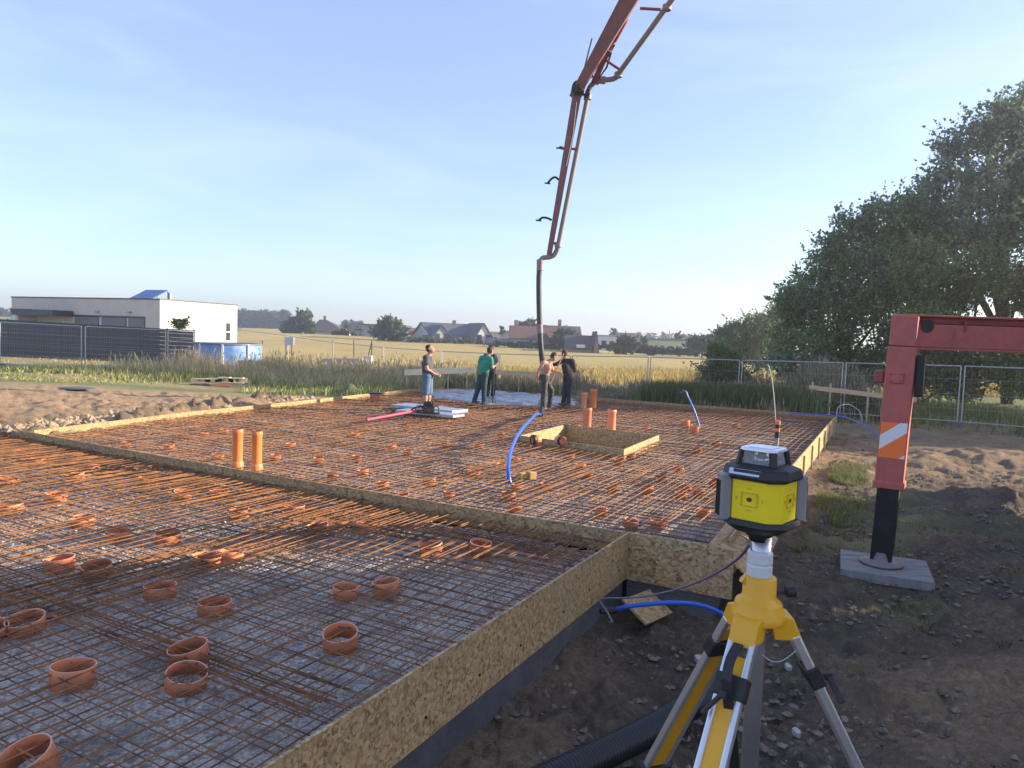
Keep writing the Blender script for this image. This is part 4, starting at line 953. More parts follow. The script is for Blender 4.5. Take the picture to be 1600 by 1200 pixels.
# ================================================================== batter boards
def batter(pts, posts, Y, label, h=.17, dY=0):
    p, q = atY(*pts[0], Y), atY(*pts[1], Y+dY); root = empty('profile_board', ((p.x+q.x)/2, Y, gz(p.x, Y)), label, 'profile board', 'profile boards on stakes round the slab')
    mb = MB(); mb.bar(p, q, .028, h); mb.build('rail', LITP if dY > 1 else PINE, root, bevel=.002)
    for (x, yt) in posts:
        yy_ = Y+.05+dY*(x-pts[0][0])/(pts[1][0]-pts[0][0]); t = atY(x, yt, yy_); mb = MB(); mb.bar((t.x, yy_, gz(t.x, Y)-.3), t, .05, .05); mb.build('stake', PINE, root, bevel=.002)
batter([(632, 582), (742, 578)], [(636, 580), (701, 566), (730, 578)], 29.4, 'pale plank on stakes behind the worker looking up', .24, 1.6)
batter([(762, 581), (878, 587)], [(768, 578), (811, 580), (876, 583)], 31.2, 'grey plank on stakes between the green shirted and bending workers', .2, .9)
batter([(1264, 605), (1432, 625)], [(1270, 597), (1298, 598), (1357, 606), (1422, 620)], 26.3, 'long grey plank on stakes passing behind the red outrigger leg')
# planks, vibrating screed, pole on the far bay
PLK = mat('screed_aluminium', (.42,.46,.54), .4, .3, (.30,.33,.38), 3)
def plank(a, b, wd, th, z, m_, label, name='screed_plank'):
    a, b = at(*a, z), at(*b, z); mb = MB(); mb.bar(a, b, wd, th); mb.build(name, m_, bevel=.006, label=label, cat='plank', group='flat grey planks lying on the mesh')
plank((624, 633), (719, 643), .75, .09, .03, PLK, 'upper grey metal plank on the mesh under the worker looking up')
plank((628, 641), (717, 650), .55, .07, .02, PLK, 'lower grey metal plank on the mesh, nearer the camera')
plank((535, 643), (600, 645), .12, .03, .0, mat('dull_strip', (.2,.17,.14), .6), 'thin brown strip lying on the mesh left of the pink pole')
a, b = at(573, 656, .03), at(655, 641, .12)
mb = MB(); mb.tube([a, b], .035, 10); pol = mb.build('pole', mat('pink_red_pole', (.62,.06,.11), .4), origin=a, label='pink red pole lying on the mesh with one end on the black machine', cat='pole')
e = at(669, 646, .05); root = empty('vibrating_screed', e, 'black screed engine with handles on the grey planks at the worker\'s feet', 'screed')
mb = MB(); mb.box(e+Vector((0,0,.12)), (.30, .28, .16), .3); mb.tube([e+Vector((-.12,0,.24)), e+Vector((.14,0,.24))], .09, 14); mb.build('engine', mat('black_engine', (.02,.02,.023), .4, .2, (.06,.06,.065), 12), root, bevel=.02)
mb = MB(); mb.box(e+Vector((.03,-.05,.29)), (.14, .12, .09)); mb.build('fuel_tank', DGR, root, bevel=.03)
mb = MB(); mb.box(e+Vector((0,0,.02)), (.62, .2, .03)); mb.build('skid', mat('dark_steel_skid', (.05,.05,.055), .4, .6), root)
for k in (-1, 1):
    mb = MB(); mb.tube(curve_path([e+Vector((k*.12,0,.1)), e+Vector((k*.2,-.1,.22)), e+Vector((k*.28,-.2,.2)), e+Vector((k*.32,-.25,.05))], 4), .018, 8); mb.build('handle', BLK, root)
mb = MB(); mb.tube(curve_path([e+Vector((-.1,0,.2)), e+Vector((-.35,-.1,.15)), e+Vector((-.45,-.05,.05)), e+Vector((-.3,.1,.03)), e+Vector((-.1,.1,.1))], 5), .022, 8); mb.build('cable', BLK, root)
# frames + orange base on the soil at the left
c = gat(342, 603); root = empty('wooden_frames', c, 'row of pale hollow wooden frames on orange blocks in the soil at left', 'frame')
def lf(x): return atY(x, 597, c.y)
for i, (x0, x1, y0, y1) in enumerate(((303, 324, 592, 597), (325, 342, 592, 599), (342, 360, 590, 597), (362, 381, 591, 598))):
    a, b, c1, d1 = atY(x0, y1, c.y), atY(x1, y1, c.y), atY(x1, y0, c.y), atY(x0, y0, c.y); mb = MB()
    for s, e2 in ((a, b), (b, c1), (c1, d1), (d1, a)): mb.bar(s, e2, .25, .035)
    mb.build('frame', LITP, root)
mb = MB(); mb.hexa([atY(x, y, c.y+dy) for y in (604, 598) for x, dy in ((330, -.1), (360, -.1), (360, .3), (330, .3))]); mb.build('base_block', ORG_P, root)
mb = MB(); mb.hexa([atY(x, y, c.y+dy) for y in (604, 599.5) for x, dy in ((296, -.1), (328, -.1), (328, .4), (300, .4))]); mb.build('under_block', CLD, root)
g_ = gat(120, 609); mb = MB(); mb.lathe([(0, .01), (.42, .01), (.46, -.02)], g_+Vector((0,0,.06)), 20, Matrix(((1.3,0,0),(0,.7,0),(.02,.02,1)))); mb.build('manhole_lid', mat('dark_lid', (.1,.1,.11), .5), label='flat dark round lid lying on the tan soil at left', cat='lid')
g_ = gat(415, 597); mb = MB(); mb.lathe([(0, .12), (.15, .11), (.3, .04), (.34, -.02)], g_, 9); mb.build('plastic_bag', mat('pale_bag', (.45,.5,.48), .6), label='crumpled pale bag in the green weeds left of the centre', cat='bag')
# fresh concrete
cp = [at(*p, -.0) for p in ((700, 613), (741, 609), (895, 620), (893, 634), (855, 637), (790, 635), (745, 629), (690, 620))]
xs = np.linspace(-4.2, 2.6, 120); ys = np.linspace(22.5, 30.2, 120); X, Y = np.meshgrid(xs, ys, indexing='ij')
Pc = [(-3.75, 28.3), (-1.6, 29.86), (2.6, 27.62), (2.5, 24.7), (1.2, 23.9), (-.9, 23.6), (-2.9, 25.6)]
ins = inpoly(X, Y, Pc); dd_ = dpoly(X, Y, Pc[3:]+[Pc[0]]); Z = -.12+.12*sstep(0, .6, np.where(ins, dpoly(X, Y, Pc[2:]+[Pc[0]]), 0))+(fbm(X*2.2, Y*2.2, 44, 5)-.5)*.16
idx = np.arange(X.size).reshape(X.shape); Q = np.stack([idx[:-1,:-1], idx[1:,:-1], idx[1:,1:], idx[:-1,1:]], -1).reshape(-1, 4); Q = Q[ins.reshape(-1)[Q].all(1)]
V = np.stack([X, Y, Z], -1).reshape(-1, 3); us, inv = np.unique(Q, return_inverse=True)
np_mesh('fresh_concrete', V[us], inv.reshape(Q.shape), mat('wet_concrete', (.30,.32,.35), .25, 0, (.15,.165,.18), 3.5, bmp=.8, bscale=9, bdist=.05), smooth=True, label='wet grey concrete poured in the far corner around the workers\' feet', cat='concrete', kind='stuff')
# ================================================================== people (distance fields -> one continuous surface)
def sdf_mesh(prims, res, k=.03, clips=()):
    """prims: (a, b, ra, rb) capsules"""
    A = np.array([list(p[0]) for p in prims]); B = np.array([list(p[1]) for p in prims]); R = np.array([max(p[2], p[3]) for p in prims])
    lo = np.minimum(A, B).min(0)-R.max()-3*res; hi = np.maximum(A, B).max(0)+R.max()+3*res
    n = np.ceil((hi-lo)/res).astype(int)+1; D = np.full(n, 1.0, np.float32)
    for a, b, ra, rb in prims:
        a = np.array(list(a)); b = np.array(list(b)); r = max(ra, rb)+.07
        i0 = np.maximum(((np.minimum(a, b)-r-lo)/res).astype(int), 0); i1 = np.minimum(((np.maximum(a, b)+r-lo)/res).astype(int)+2, n)
        g = [lo[j]+res*np.arange(i0[j], i1[j]) for j in range(3)]
        x, y, z = g[0][:, None, None]-a[0], g[1][None, :, None]-a[1], g[2][None, None, :]-a[2]; e = b-a; L = e@e
        t = np.clip((x*e[0]+y*e[1]+z*e[2])/max(L, 1e-9), 0, 1) if L > 1e-9 else 0*x*y*z
        d = np.sqrt((x-t*e[0])**2+(y-t*e[1])**2+(z-t*e[2])**2)-(ra+(rb-ra)*t)
        S = D[i0[0]:i1[0], i0[1]:i1[1], i0[2]:i1[2]]; kk = min(k, min(ra, rb)*.8); h = np.maximum(kk-np.abs(S-d), 0)/kk; S[:] = np.minimum(S, d)-h*h*kk*.25
    if clips:
        g = [lo[j]+res*np.arange(n[j]) for j in range(3)]
        for c, nr in clips:
            D = np.maximum(D, (g[0][:, None, None]-c[0])*nr[0]+(g[1][None, :, None]-c[1])*nr[1]+(g[2][None, None, :]-c[2])*nr[2])
    s = D < 0; nx, ny, nz = n-1
    acc = np.zeros((nx, ny, nz, 3), np.float32); cnt = np.zeros((nx, ny, nz), np.float32)
    cor = [(0,0,0),(1,0,0),(0,1,0),(1,1,0),(0,0,1),(1,0,1),(0,1,1),(1,1,1)]
    sl = lambda o, M_: M_[o[0]:o[0]+nx, o[1]:o[1]+ny, o[2]:o[2]+nz]
    for i in range(8):
        for j in range(i+1, 8):
            df = np.array(cor[j])-np.array(cor[i])
            if abs(df).sum() != 1: continue
            a, b = sl(cor[i], D), sl(cor[j], D); m_ = (a < 0) != (b < 0); t = np.where(m_, a/(a-b+1e-12*(a == b)), 0)
            for ax in range(3): acc[..., ax] += np.where(m_, cor[i][ax]+df[ax]*t, 0)
            cnt += m_
    act = cnt > 0; vid = np.full(act.shape, -1); vid[act] = np.arange(act.sum()); ijk = np.argwhere(act)
    V = lo+res*(ijk+acc[act]/cnt[act][:, None]); Fq = []
    for ax in range(3):
        o = [0, 0, 0]; o[ax] = 1
        a = s[:n[0]-o[0], :n[1]-o[1], :n[2]-o[2]]; b = s[o[0]:, o[1]:, o[2]:]; I = np.argwhere(a != b)
        u, v = (ax+1) % 3, (ax+2) % 3; I = I[(I[:, u] > 0) & (I[:, v] > 0)]
        sg = a[I[:, 0], I[:, 1], I[:, 2]]; q = []
        for du, dv in ((0,0),(-1,0),(-1,-1),(0,-1)):
            J_ = I.copy(); J_[:, u] += du; J_[:, v] += dv; q.append(vid[J_[:, 0], J_[:, 1], J_[:, 2]])
        q = np.stack(q, -1); q[~sg] = q[~sg][:, ::-1]; Fq.append(q)
    return V, np.concatenate(Fq)
SKIN = mat('skin', (.48,.26,.17), .55, 0, (.40,.20,.13), 9)
def cloth(name, c, c2=None, sc_=6): return mat(name, c, .85, 0, c2 or tuple(x*.7 for x in c), sc_, .4, .65, .3, 14, .012)
HAIR = mat('brown_hair', (.045,.028,.018), .7); BOOT = mat('work_boot', (.035,.033,.03), .6, 0, (.12,.11,.1), 14)
def person(root, face, J_, top, topm, legs, legm, label, bootm=BOOT, sleeve=.55, short=False, look=0., gloves=None, hairm=HAIR, rfin=.3):
    """J_: joints in metres from the root; face: facing azimuth vector (x,y)"""
    R0 = Vector(root); P = {k: R0+Vector(v) for k, v in J_.items()}; o = empty('person', R0, label, 'person', 'workers on the slab'); o.scale = (1.15, 1.15, 1.055)
    f = Vector((face[0], face[1], 0)).normalized(); sd_ = Vector((f.y, -f.x, 0))
    pel, che, nk, hd = P['pel'], P['che'], P['nk'], P['hd']; up = (hd-nk).normalized()
    fl = (f*math.cos(look)+Vector((0,0,1))*math.sin(look)); fl = (fl-up*fl.dot(up)*0).normalized()
    hu = Vector((0,0,1))*math.cos(look)-f*math.sin(look)
    B = []
    hipw = .085
    for s in (-1, 1): B.append((pel+sd_*hipw*s, pel+sd_*hipw*s+Vector((0,0,.02)), .1, .1))
    B.append((pel, pel.lerp(che, .55), .125, .12))
    for s in (-1, 1): B.append((pel.lerp(che, .4)+sd_*.06*s, che+sd_*.10*s, .095, .105))
    shl, shr = P['shl'], P['shr']; B.append((shl.lerp(nk, .15), shr.lerp(nk, .15), .065, .065)); B.append((che, nk.lerp(che, .25), .11, .07)); B.append((nk-up*.02, hd-hu*.03, .055, .052))
    B.append((hd-hu*.035+fl*.015, hd+hu*.045-fl*.01, .072, .088)); B.append((hd-hu*.075+fl*.045, hd-hu*.04+fl*.04, .032, .045))
    B.append((hd-hu*.02+fl*.095, hd+hu*.01+fl*.085, .013, .009)); B.append((hd-hu*.055+fl*.088+sd_*.015, hd-hu*.055+fl*.088-sd_*.015, .008, .008)); B.append((hd+hu*.02+fl*.076+sd_*.03, hd+hu*.02+fl*.076-sd_*.03, .014, .014))
    for s in (-1, 1): B.append((hd+sd_*.085*s-hu*.015, hd+sd_*.09*s+hu*.02-fl*.01, .012, .015))
    for s in 'lr':
        sh, el, ha = P['sh'+s], P['el'+s], P['ha'+s]; B.append((sh, el, .058, .042)); B.append((el, ha, .042, .027))
        d = (ha-el).normalized(); w_ = d.cross(Vector((0,0,1)) if abs(d.z) < .9 else f).normalized(); nn_ = d.cross(w_)
        if nn_.dot(f) < 0: nn_ = -nn_
        B.append((ha+w_*.015, ha+d*.075+w_*.022, .022, .02)); B.append((ha-w_*.015, ha+d*.075-w_*.022, .022, .02))
        for k in range(4):
            a0 = ha+d*.085+w_*(.030-.020*k); ln = (.036, .043, .040, .03)[k]; b0 = a0+(d*math.cos(rfin)+nn_*math.sin(rfin))*ln; c0 = b0+(d*math.cos(rfin*3)+nn_*math.sin(rfin*3))*ln*.9
            B.append((a0, b0, .0105, .0095)); B.append((b0, c0, .0095, .0085))
        t0 = ha+d*.02+w_*.035; B.append((t0, t0+(d+w_*.8+nn_*.4).normalized()*.05, .013, .011)); t1 = t0+(d+w_*.8+nn_*.4).normalized()*.05; B.append((t1, t1+(d+nn_*.6).normalized()*.03, .011, .0095))
        kn, an = P['kn'+s], P['an'+s]; hp_ = pel+sd_*(-hipw if s == 'l' else hipw)
        B.append((hp_, kn, .088, .06)); B.append((kn, kn.lerp(an, .35), .058, .056)); B.append((kn.lerp(an, .35), an, .056, .038)); ff_ = Vector((*(P['to'+s]-an).xy, 0)).normalized() if 'to'+s in P else f
        B.append((an, Vector((an.x, an.y, an.z-.05))+ff_*.15, .04, .03))
    V, Q = sdf_mesh(B, .0095, .035); bo = np_mesh('body', V, Q, SKIN, o, smooth=True)
    def part(nm, pr, m_, res=.0125, clips=(), k=.03): V, Q = sdf_mesh(pr, res, k, clips); return np_mesh(nm, V, Q, m_, o, smooth=True)
    # hair
    hc = hd+hu*.012-fl*.018; part('hair', [(hc-hu*.02, hc+hu*.045, .086, .09)], hairm, .01, [(hd+fl*.055+hu*.03, tuple((fl*.8-hu*.6).normalized())), (hd-hu*.05, tuple(-hu))])
    # trousers
    T = [(pel, pel+Vector((0,0,.04)), .135, .128)]+[(pel+sd_*hipw*s, pel+sd_*hipw*s+Vector((0,0,.02)), .115, .112) for s in (-1, 1)]
    for s in 'lr':
        kn, an = P['kn'+s], P['an'+s]; hp_ = pel+sd_*(-hipw if s == 'l' else hipw)
        if short: T += [(hp_, kn+(hp_-kn)*.02, .108, .095)]
        else: T += [(hp_, kn, .106, .08), (kn, kn.lerp(an, .8), .08, .066), (kn.lerp(an, .8), an+(kn-an)*.04, .066, .07)]
    part(legs, T, legm, clips=[((0, 0, (pel.z+.1)), (0, 0, 1))])
    if top:
        S_ = [(pel+Vector((0,0,.03)), pel.lerp(che, .6), .142, .136)]+[(pel+sd_*.05*s+Vector((0,0,.02)), che+sd_*.1*s, .115, .122) for s in (-1, 1)]
        S_ += [(shl.lerp(nk, .12), shr.lerp(nk, .12), .08, .08), (che, nk.lerp(che, .3), .125, .085)]
        for s in 'lr':
            sh, el, ha = P['sh'+s], P['el'+s], P['ha'+s]
            if sleeve <= 1: S_.append((sh, sh.lerp(el, sleeve), .076, .068))
            else: S_ += [(sh, el, .076, .06), (el, el.lerp(ha, .9), .06, .045)]
        part(top, S_, topm, clips=[((0, 0, pel.z-.07), (0, 0, -1))])
    for s in 'lr':
        an = P['an'+s]; ff_ = Vector((*(P['to'+s]-an).xy, 0)).normalized() if 'to'+s in P else f
        b0 = Vector((an.x, an.y, an.z-.05)); part('boot', [(b0-ff_*.05, b0+ff_*.17, .048, .04), (an+Vector((0,0,.04 if not short else -.01)), b0, .056, .055)], bootm, .01, [((0, 0, an.z-.088), (0, 0, -1))])
    return o
Vv = Vector
# worker 1: profile to the right, looking up
g1 = at(667, 643, -.05)
person((g1.x, g1.y, -.03), (1, -.15), dict(pel=(0,0,.96), che=(-.02,0,1.3), nk=(.01,0,1.53), hd=(.045,0,1.685), shl=(-.02,.17,1.45), shr=(-.04,-.17,1.45), ell=(.02,.24,1.17), elr=(.0,-.24,1.16), hal=(.22,.07,1.02), har=(.22,-.07,1.0),
    knl=(.03,.10,.5), knr=(-.03,-.09,.5), anl=(.02,.11,.09), anr=(-.05,-.1,.09)), 'tshirt', cloth('dark_grey_cotton', (.075,.075,.085)), 'shorts', cloth('blue_denim', (.10,.17,.26), (.07,.12,.19)), 'person in dark grey t-shirt and denim shorts, head tipped back, looking up', short=True, look=.45, bootm=mat('white_dusty_shoe', (.35,.34,.33), .7), rfin=.8)
# worker 2: green shirt, back to the camera, leaning right, holds a rod
g2 = at(750, 631, -.08)
person((g2.x, g2.y, -.08), (.75, .66), dict(pel=(.06,0,.95), che=(.12,0,1.28), nk=(.19,.02,1.53), hd=(.25,.05,1.68), shl=(-.0,.13,1.45), shr=(.27,-.12,1.44), ell=(-.09,.14,1.17), elr=(.33,-.12,1.17), hal=(-.1,.2,.9), har=(.38,.05,1.22),
    knl=(-.06,.05,.52), knr=(.1,-.06,.5), anl=(-.17,.02,.09), anr=(.12,-.08,.09)), 'tshirt', cloth('green_cotton', (.03,.27,.17), (.02,.2,.13)), 'trousers', cloth('dark_green_cloth', (.02,.065,.07)), 'person in green t-shirt and dark green trousers, seen from behind', rfin=1.1)
g2b = at(768, 624, -.08)
person((g2b.x-.13, g2b.y+.4, -.07), (-.2, 1), dict(pel=(.06,0,.95), che=(.02,0,1.3), nk=(.02,.0,1.53), hd=(.04,.0,1.70), shl=(-.14,.03,1.46), shr=(.17,0,1.44), ell=(-.2,.1,1.2), elr=(.23,-.02,1.16), hal=(-.1,.2,1.1), har=(.2,-.06,.94),
    knl=(-.02,.08,.5), knr=(.17,-.08,.52), anl=(-.04,.0,.09), anr=(.13,.12,.09)), 'shirt', cloth('navy_cotton', (.03,.035,.055)), 'trousers', cloth('black_blue_cloth', (.018,.022,.035)), 'person in dark clothes mostly hidden behind the green shirted one', rfin=.9)
r0 = atY(773, 553, g2.y+.05); r1 = atY(770, 628, g2.y-.05); mb = MB(); mb.tube([Vector((r1.x, r1.y, -.03)), r0], .018, 8)
mb.build('measuring_rod', mat('black_rod', (.02,.02,.025), .5), label='long thin black rod held upright by the green shirted worker', cat='rod')
# worker 3: shirtless
g3 = at(851, 641, -.08)
p3 = person((g3.x, g3.y, -.08), (.95, .2), dict(pel=(-.05,0,.98), che=(.02,0,1.28), nk=(.10,.0,1.5), hd=(.19,-.01,1.60), shl=(.10,.16,1.43), shr=(-.10,-.16,1.42), ell=(.19,.2,1.18), elr=(-.22,-.18,1.16), hal=(.33,.12,1.15), har=(-.24,-.16,.92),
    knl=(.17,.12,.6), knr=(-.04,-.1,.53), anl=(.15,.38,.09), anr=(-.05,-.14,.09)), None, None, 'trousers', cloth('black_work_trousers', (.022,.022,.024), (.1,.1,.09), 12), 'shirtless person in black work trousers bending beside the concrete hose', rfin=1.1, look=-.5)
a = atY(881, 552, g3.y+.1); b = atY(861, 597, g3.y+.15); dd = (b-a).normalized(); e2 = a+dd*((a.z+.0)/-dd.z)
root = empty('shovel', e2, 'shovel with a pale wooden handle held by the shirtless worker', 'shovel')
mb = MB(); mb.tube([a, e2-dd*.25], .019, 8); mb.build('handle', mat('ash_handle', (.48,.27,.15), .6), root)
mb = MB(); c = e2-dd*.14; mb.bar(c-dd*.14, c+dd*.13, .22, .012, up=(0,1,0)); mb.build('blade', STEEL, root, bevel=.004)
# worker 4: dark clothes, back to camera, arm out to the hose
g4 = at(883, 634, -.08)
person((g4.x, g4.y, -.08), (-.5, .86), dict(pel=(.09,0,.93), che=(.05,.03,1.28), nk=(-.03,.06,1.52), hd=(-.08,.1,1.66), shl=(-.13,.08,1.44), shr=(.17,-.02,1.44), ell=(-.27,.15,1.34), elr=(.24,.0,1.16), hal=(-.45,.2,1.28), har=(.16,.14,1.0),
    knl=(-.01,.05,.5), knr=(.11,-.04,.5), anl=(-.06,.02,.09), anr=(.09,-.08,.09)), 'jacket', cloth('dark_plum_cotton', (.035,.025,.035)), 'trousers', cloth('black_blue_cloth', (.018,.022,.035)), 'person in dark long sleeved clothes reaching an arm to the hose, back turned', sleeve=2, rfin=.9)
# ================================================================== fences
FEN = mat('fence_zinc', (.40,.42,.44), .5, .5)
def fence_panel(p, q, h, label, nv=34, parts=True, r=.0022, blocks=True):
    p, q = Vector(p), Vector(q); d = q-p; L = d.length; dn_ = d.normalized(); hx = dn_*.06; root = empty('mesh_fence_panel', (p+q)/2-Vector((0,0,h)), label, 'fence panel', 'wire mesh site fence panels')
    dz = Vector((0,0,h)); a, b = p+hx, q-hx; mb = MB()
    for c in (a, b): mb.tube([c-dz, c], .021, 8)
    mb.tube([a, b], .021, 8); mb.tube([a-dz*.93, b-dz*.93], .017, 6); mb.build('frame', FEN, root)
    mb = MB()
    for k in range(1, nv): c = a.lerp(b, k/nv); mb.tube([c-dz*.93, c], r, 3, False)
    for t in (.22, .47, .72): mb.tube([a-dz*t, b-dz*t], .0045, 3, False)
    mb.build('wire_mesh', FEN, root)
    if blocks:
        for c in ((q,) if True else (p, q)):
            mb = MB(); mb.box(c-dz+Vector((0,0,.05)), (.25, .6, .16), math.atan2(d.y, d.x)); mb.build('foot_block', CONC, root, bevel=.015)
FP = [((-118, 498, 32.5), (-2, 503, 32.5)), ((-2, 503, 32.5), (129, 510, 32)), ((131, 510, 32), (261, 516, 32.5)), ((262, 516, 32.5), (303, 518, 41))]
fl_ = ['mesh panel at the left photo edge before the house', 'mesh panel left of the double post in front of the dark screen', 'mesh panel right of the double post in front of the dark screen', 'mesh panel turning back at the right end of the dark screen']
for (a, b), l in zip(FP, fl_): fence_panel(atY(*a), atY(*b), 2.0, l)
FQ = [(365, 514, 52), (450, 525, 48), (520, 535, 45), (600, 543, 42.5), (690, 549, 39.5), (780, 553, 36.8), (893, 556, 34), (1015, 558, 31.6), (1158, 563, 29), (1320, 567, 26.6), (1505, 572, 24.2), (1720, 580, 21.8)]
fl2 = ['bright topped mesh panel sloping down from the house corner', 'mesh panel over the low wall left of its pillar', 'mesh panel behind the low wall\'s white pillar', 'mesh panel left of the worker looking up', 'mesh panel between the first two workers',
       'mesh panel behind the hose', 'mesh panel just right of the dark clothed worker', 'mesh panel in front of the tall reeds', 'mesh panel left of the red leg, behind the plank', 'mesh panel passing behind the red outrigger leg', 'mesh panel at the right photo edge below the red beam']
for i in range(len(FQ)-1): fence_panel(atY(*FQ[i]), atY(*FQ[i+1]), 2.0, fl2[i], r=.0014)
# ================================================================== vegetation helpers
LEAF = attr_mat('leaf', .5, .45); BARK = mat('bark', (.10,.075,.05), .9, 0, (.05,.04,.03), 8, bmp=.5, bscale=20, bdist=.02); GRAM = attr_mat('grass_blade', .75, .3)
def leaves(C_, s, cols, aspect=.6):
    n = len(C_); a = rng.normal(size=(n, 3)); a /= np.linalg.norm(a, axis=1)[:, None]; b = np.cross(a, rng.normal(size=(n, 3))); b /= np.linalg.norm(b, axis=1)[:, None]
    s = s*(.6+.8*rng.random((n, 1))); V = np.stack([C_-a*s, C_+b*s*aspect, C_+a*s, C_-b*s*aspect], 1).reshape(-1, 3)
    return V, np.arange(4*n).reshape(n, 4), np.repeat(cols, 4, 0)
def pal(n, cs, var=.25):
    cs = np.array(cs); i = rng.integers(0, len(cs), n); return cs[i]*(1-var+2*var*rng.random((n, 1)))
GREEN = [(.045,.075,.02), (.06,.095,.028), (.035,.06,.02)]
def tree(base, blobs, n, s, cols, label, name='tree', trunk_r=.18, sprig=.25, group=None, limbs=True, shell=.35, cat='tree', lean=0):
    """blobs: (centre, (rx, ry, rz))"""
    base = Vector(base); o = empty(name, base, label, cat, group); vol = np.array([b[1][0]*b[1][1]*b[1][2] for b in blobs])**.75; cnt = np.maximum((vol/vol.sum()*n).astype(int), 6)
    Pn = []; tw = []
    for (c, r), k in zip(blobs, cnt):
        c = np.array(list(c)); r = np.array(r); 
        nc = max(4, k//26); d = rng.normal(size=(nc, 3)); d /= np.linalg.norm(d, axis=1)[:, None]
        rr_ = (shell+(1-shell)*rng.random((nc, 1)))**.5*(.72+.48*rng.random((nc, 1))); cc = c+d*rr_*r
        which = rng.integers(0, nc, k); spread = .16*r.mean()+.05
        sz_ = (.5+1.0*rng.random((nc, 1)))[which]; Pn.append(cc[which]+rng.normal(size=(k, 3))*spread*sz_*np.array([1, 1, .8]))
        ns = int(nc*sprig)+1; dd_ = d[:ns].copy(); dd_[:, 2] = np.abs(dd_[:, 2])*.8+.25; dd_ /= np.linalg.norm(dd_, axis=1)[:, None]
        st = c+d[:ns]*r*.98; ln = .15+.42*rng.random((ns, 1))*min(2.2, r.mean()); q = 14
        t = rng.random((ns, q, 1)); Pn.append((st[:, None]+dd_[:, None]*ln[:, None]*2.2*t+rng.normal(size=(ns, q, 3))*.05*(1.3-t)).reshape(-1, 3))
    Pn = np.concatenate(Pn); Pn[:, 2] = np.maximum(Pn[:, 2], base.z+.05)
    V, Q, C_ = leaves(Pn, s, pal(len(Pn), cols)); np_mesh('crown', V, Q, LEAF, o, cols=C_)
    mb = MB(); top = sum((Vector(tuple(b[0])) for b in blobs), Vector())/len(blobs); mid = Vector((base.x*.7+top.x*.3+lean, base.y*.7+top.y*.3, base.z+(top.z-base.z)*.45))
    mb.tube(curve_path([base-Vector((0,0,.2)), mid, top], 5), [trunk_r*(1.15-.07*i) for i in range(11)], 8)
    if limbs:
        for c, r in blobs:
            c = Vector(tuple(c)); s0 = base.lerp(mid, random.uniform(.5, 1)) if c.z < top.z else mid.lerp(top, random.uniform(.1, .8))
            md = s0.lerp(c, .5)+Vector((random.uniform(-.2,.2), random.uniform(-.2,.2), .15*(c-s0).length*.5)); pth = curve_path([s0, md, c+Vector((0,0,r[2]*.4))], 4); mb.tube(pth, [trunk_r*(.45-.045*i) for i in range(len(pth))], 6)
            for _ in range(3): e2 = c+Vector((random.uniform(-.8,.8)*r[0], random.uniform(-.8,.8)*r[1], random.uniform(-.2,.9)*r[2])); mb.tube([md.lerp(c, .5), e2], [trunk_r*.14, trunk_r*.04], 4)
    mb.build('trunk', BARK, o); return o
def pxblobs(lst, Y, dY=1.0, fl=.8):
    out = []
    for x, y, rx, ry in lst: c = atY(x, y, Y+random.uniform(-dY, dY)); out.append(((c.x, c.y, c.z), (rx*Y/F, max(rx, ry)*fl*Y/F, ry*Y/F)))
    return out
DK = [(.13,.20,.085), (.18,.26,.115), (.09,.15,.06), (.22,.30,.15)]
# big right hand trees
tree(atg(1325, 36), pxblobs([(1262,455,34,34),(1238,500,26,40),(1290,420,30,34),(1330,370,34,34),(1375,345,36,34),(1300,500,45,55),(1350,440,50,55),(1395,400,38,50),(1250,560,36,40),(1320,570,48,40),(1400,480,45,60),(1225,470,10,22),(1385,570,40,40),(1215,540,12,34),(1420,330,34,30),(1425,380,34,40),(1300,385,22,24),(1235,470,16,20)], 36, 1.6),
     56000, .085, DK, 'broad dark bushy tree behind the fence left of the red beam', trunk_r=.22)
tree(atg(1575, 37), pxblobs([(1500,225,28,30),(1540,205,34,36),(1585,180,34,42),(1620,230,50,60),(1475,270,26,26),(1460,290,22,18),(1520,285,40,40),(1580,300,50,50),(1445,330,30,28),(1500,350,42,40),(1560,370,45,40),(1640,330,60,70),(1700,260,70,90),(1600,145,14,14),(1555,170,14,16),(1440,330,30,34),(1470,380,30,30)], 37, 2.0),
     40000, .095, [(.17,.23,.15), (.22,.28,.18), (.13,.18,.12)], 'tall airy tree reaching highest at the right photo edge', trunk_r=.28, shell=.0, sprig=.8)
tree(atg(1500, 33.5), pxblobs([(1440,420,34,44),(1480,460,44,40),(1530,430,44,40),(1460,570,44,36),(1500,600,34,26),(1420,600,24,34),(1560,560,46,34),(1600,590,40,30),(1600,450,30,40),(1660,520,60,60),(1440,520,34,40),(1430,640,18,16)], 33, 1.4),
     46000, .08, [(.16,.22,.06), (.22,.27,.08), (.11,.16,.05)], 'lower spreading tree whose sunlit branches droop under the red beam', trunk_r=.2)
tree(atg(1750, 34), pxblobs([(1720,400,90,110),(1780,330,90,120),(1830,470,90,120),(1700,540,50,60)], 34, 3), 22000, .13, DK, 'tree crown at the far right, cut by the photo edge', trunk_r=.3)
tree(atg(1185, 72), pxblobs([(1130,525,14,16),(1150,520,20,22),(1180,512,26,22),(1205,520,26,28),(1160,545,30,26),(1195,550,30,30),(1125,545,14,22),(1215,500,20,20)], 72, 2), 16000, .13, [(.15,.22,.085), (.2,.26,.11)], 'pale hazy green tree behind the big dark tree', trunk_r=.25)
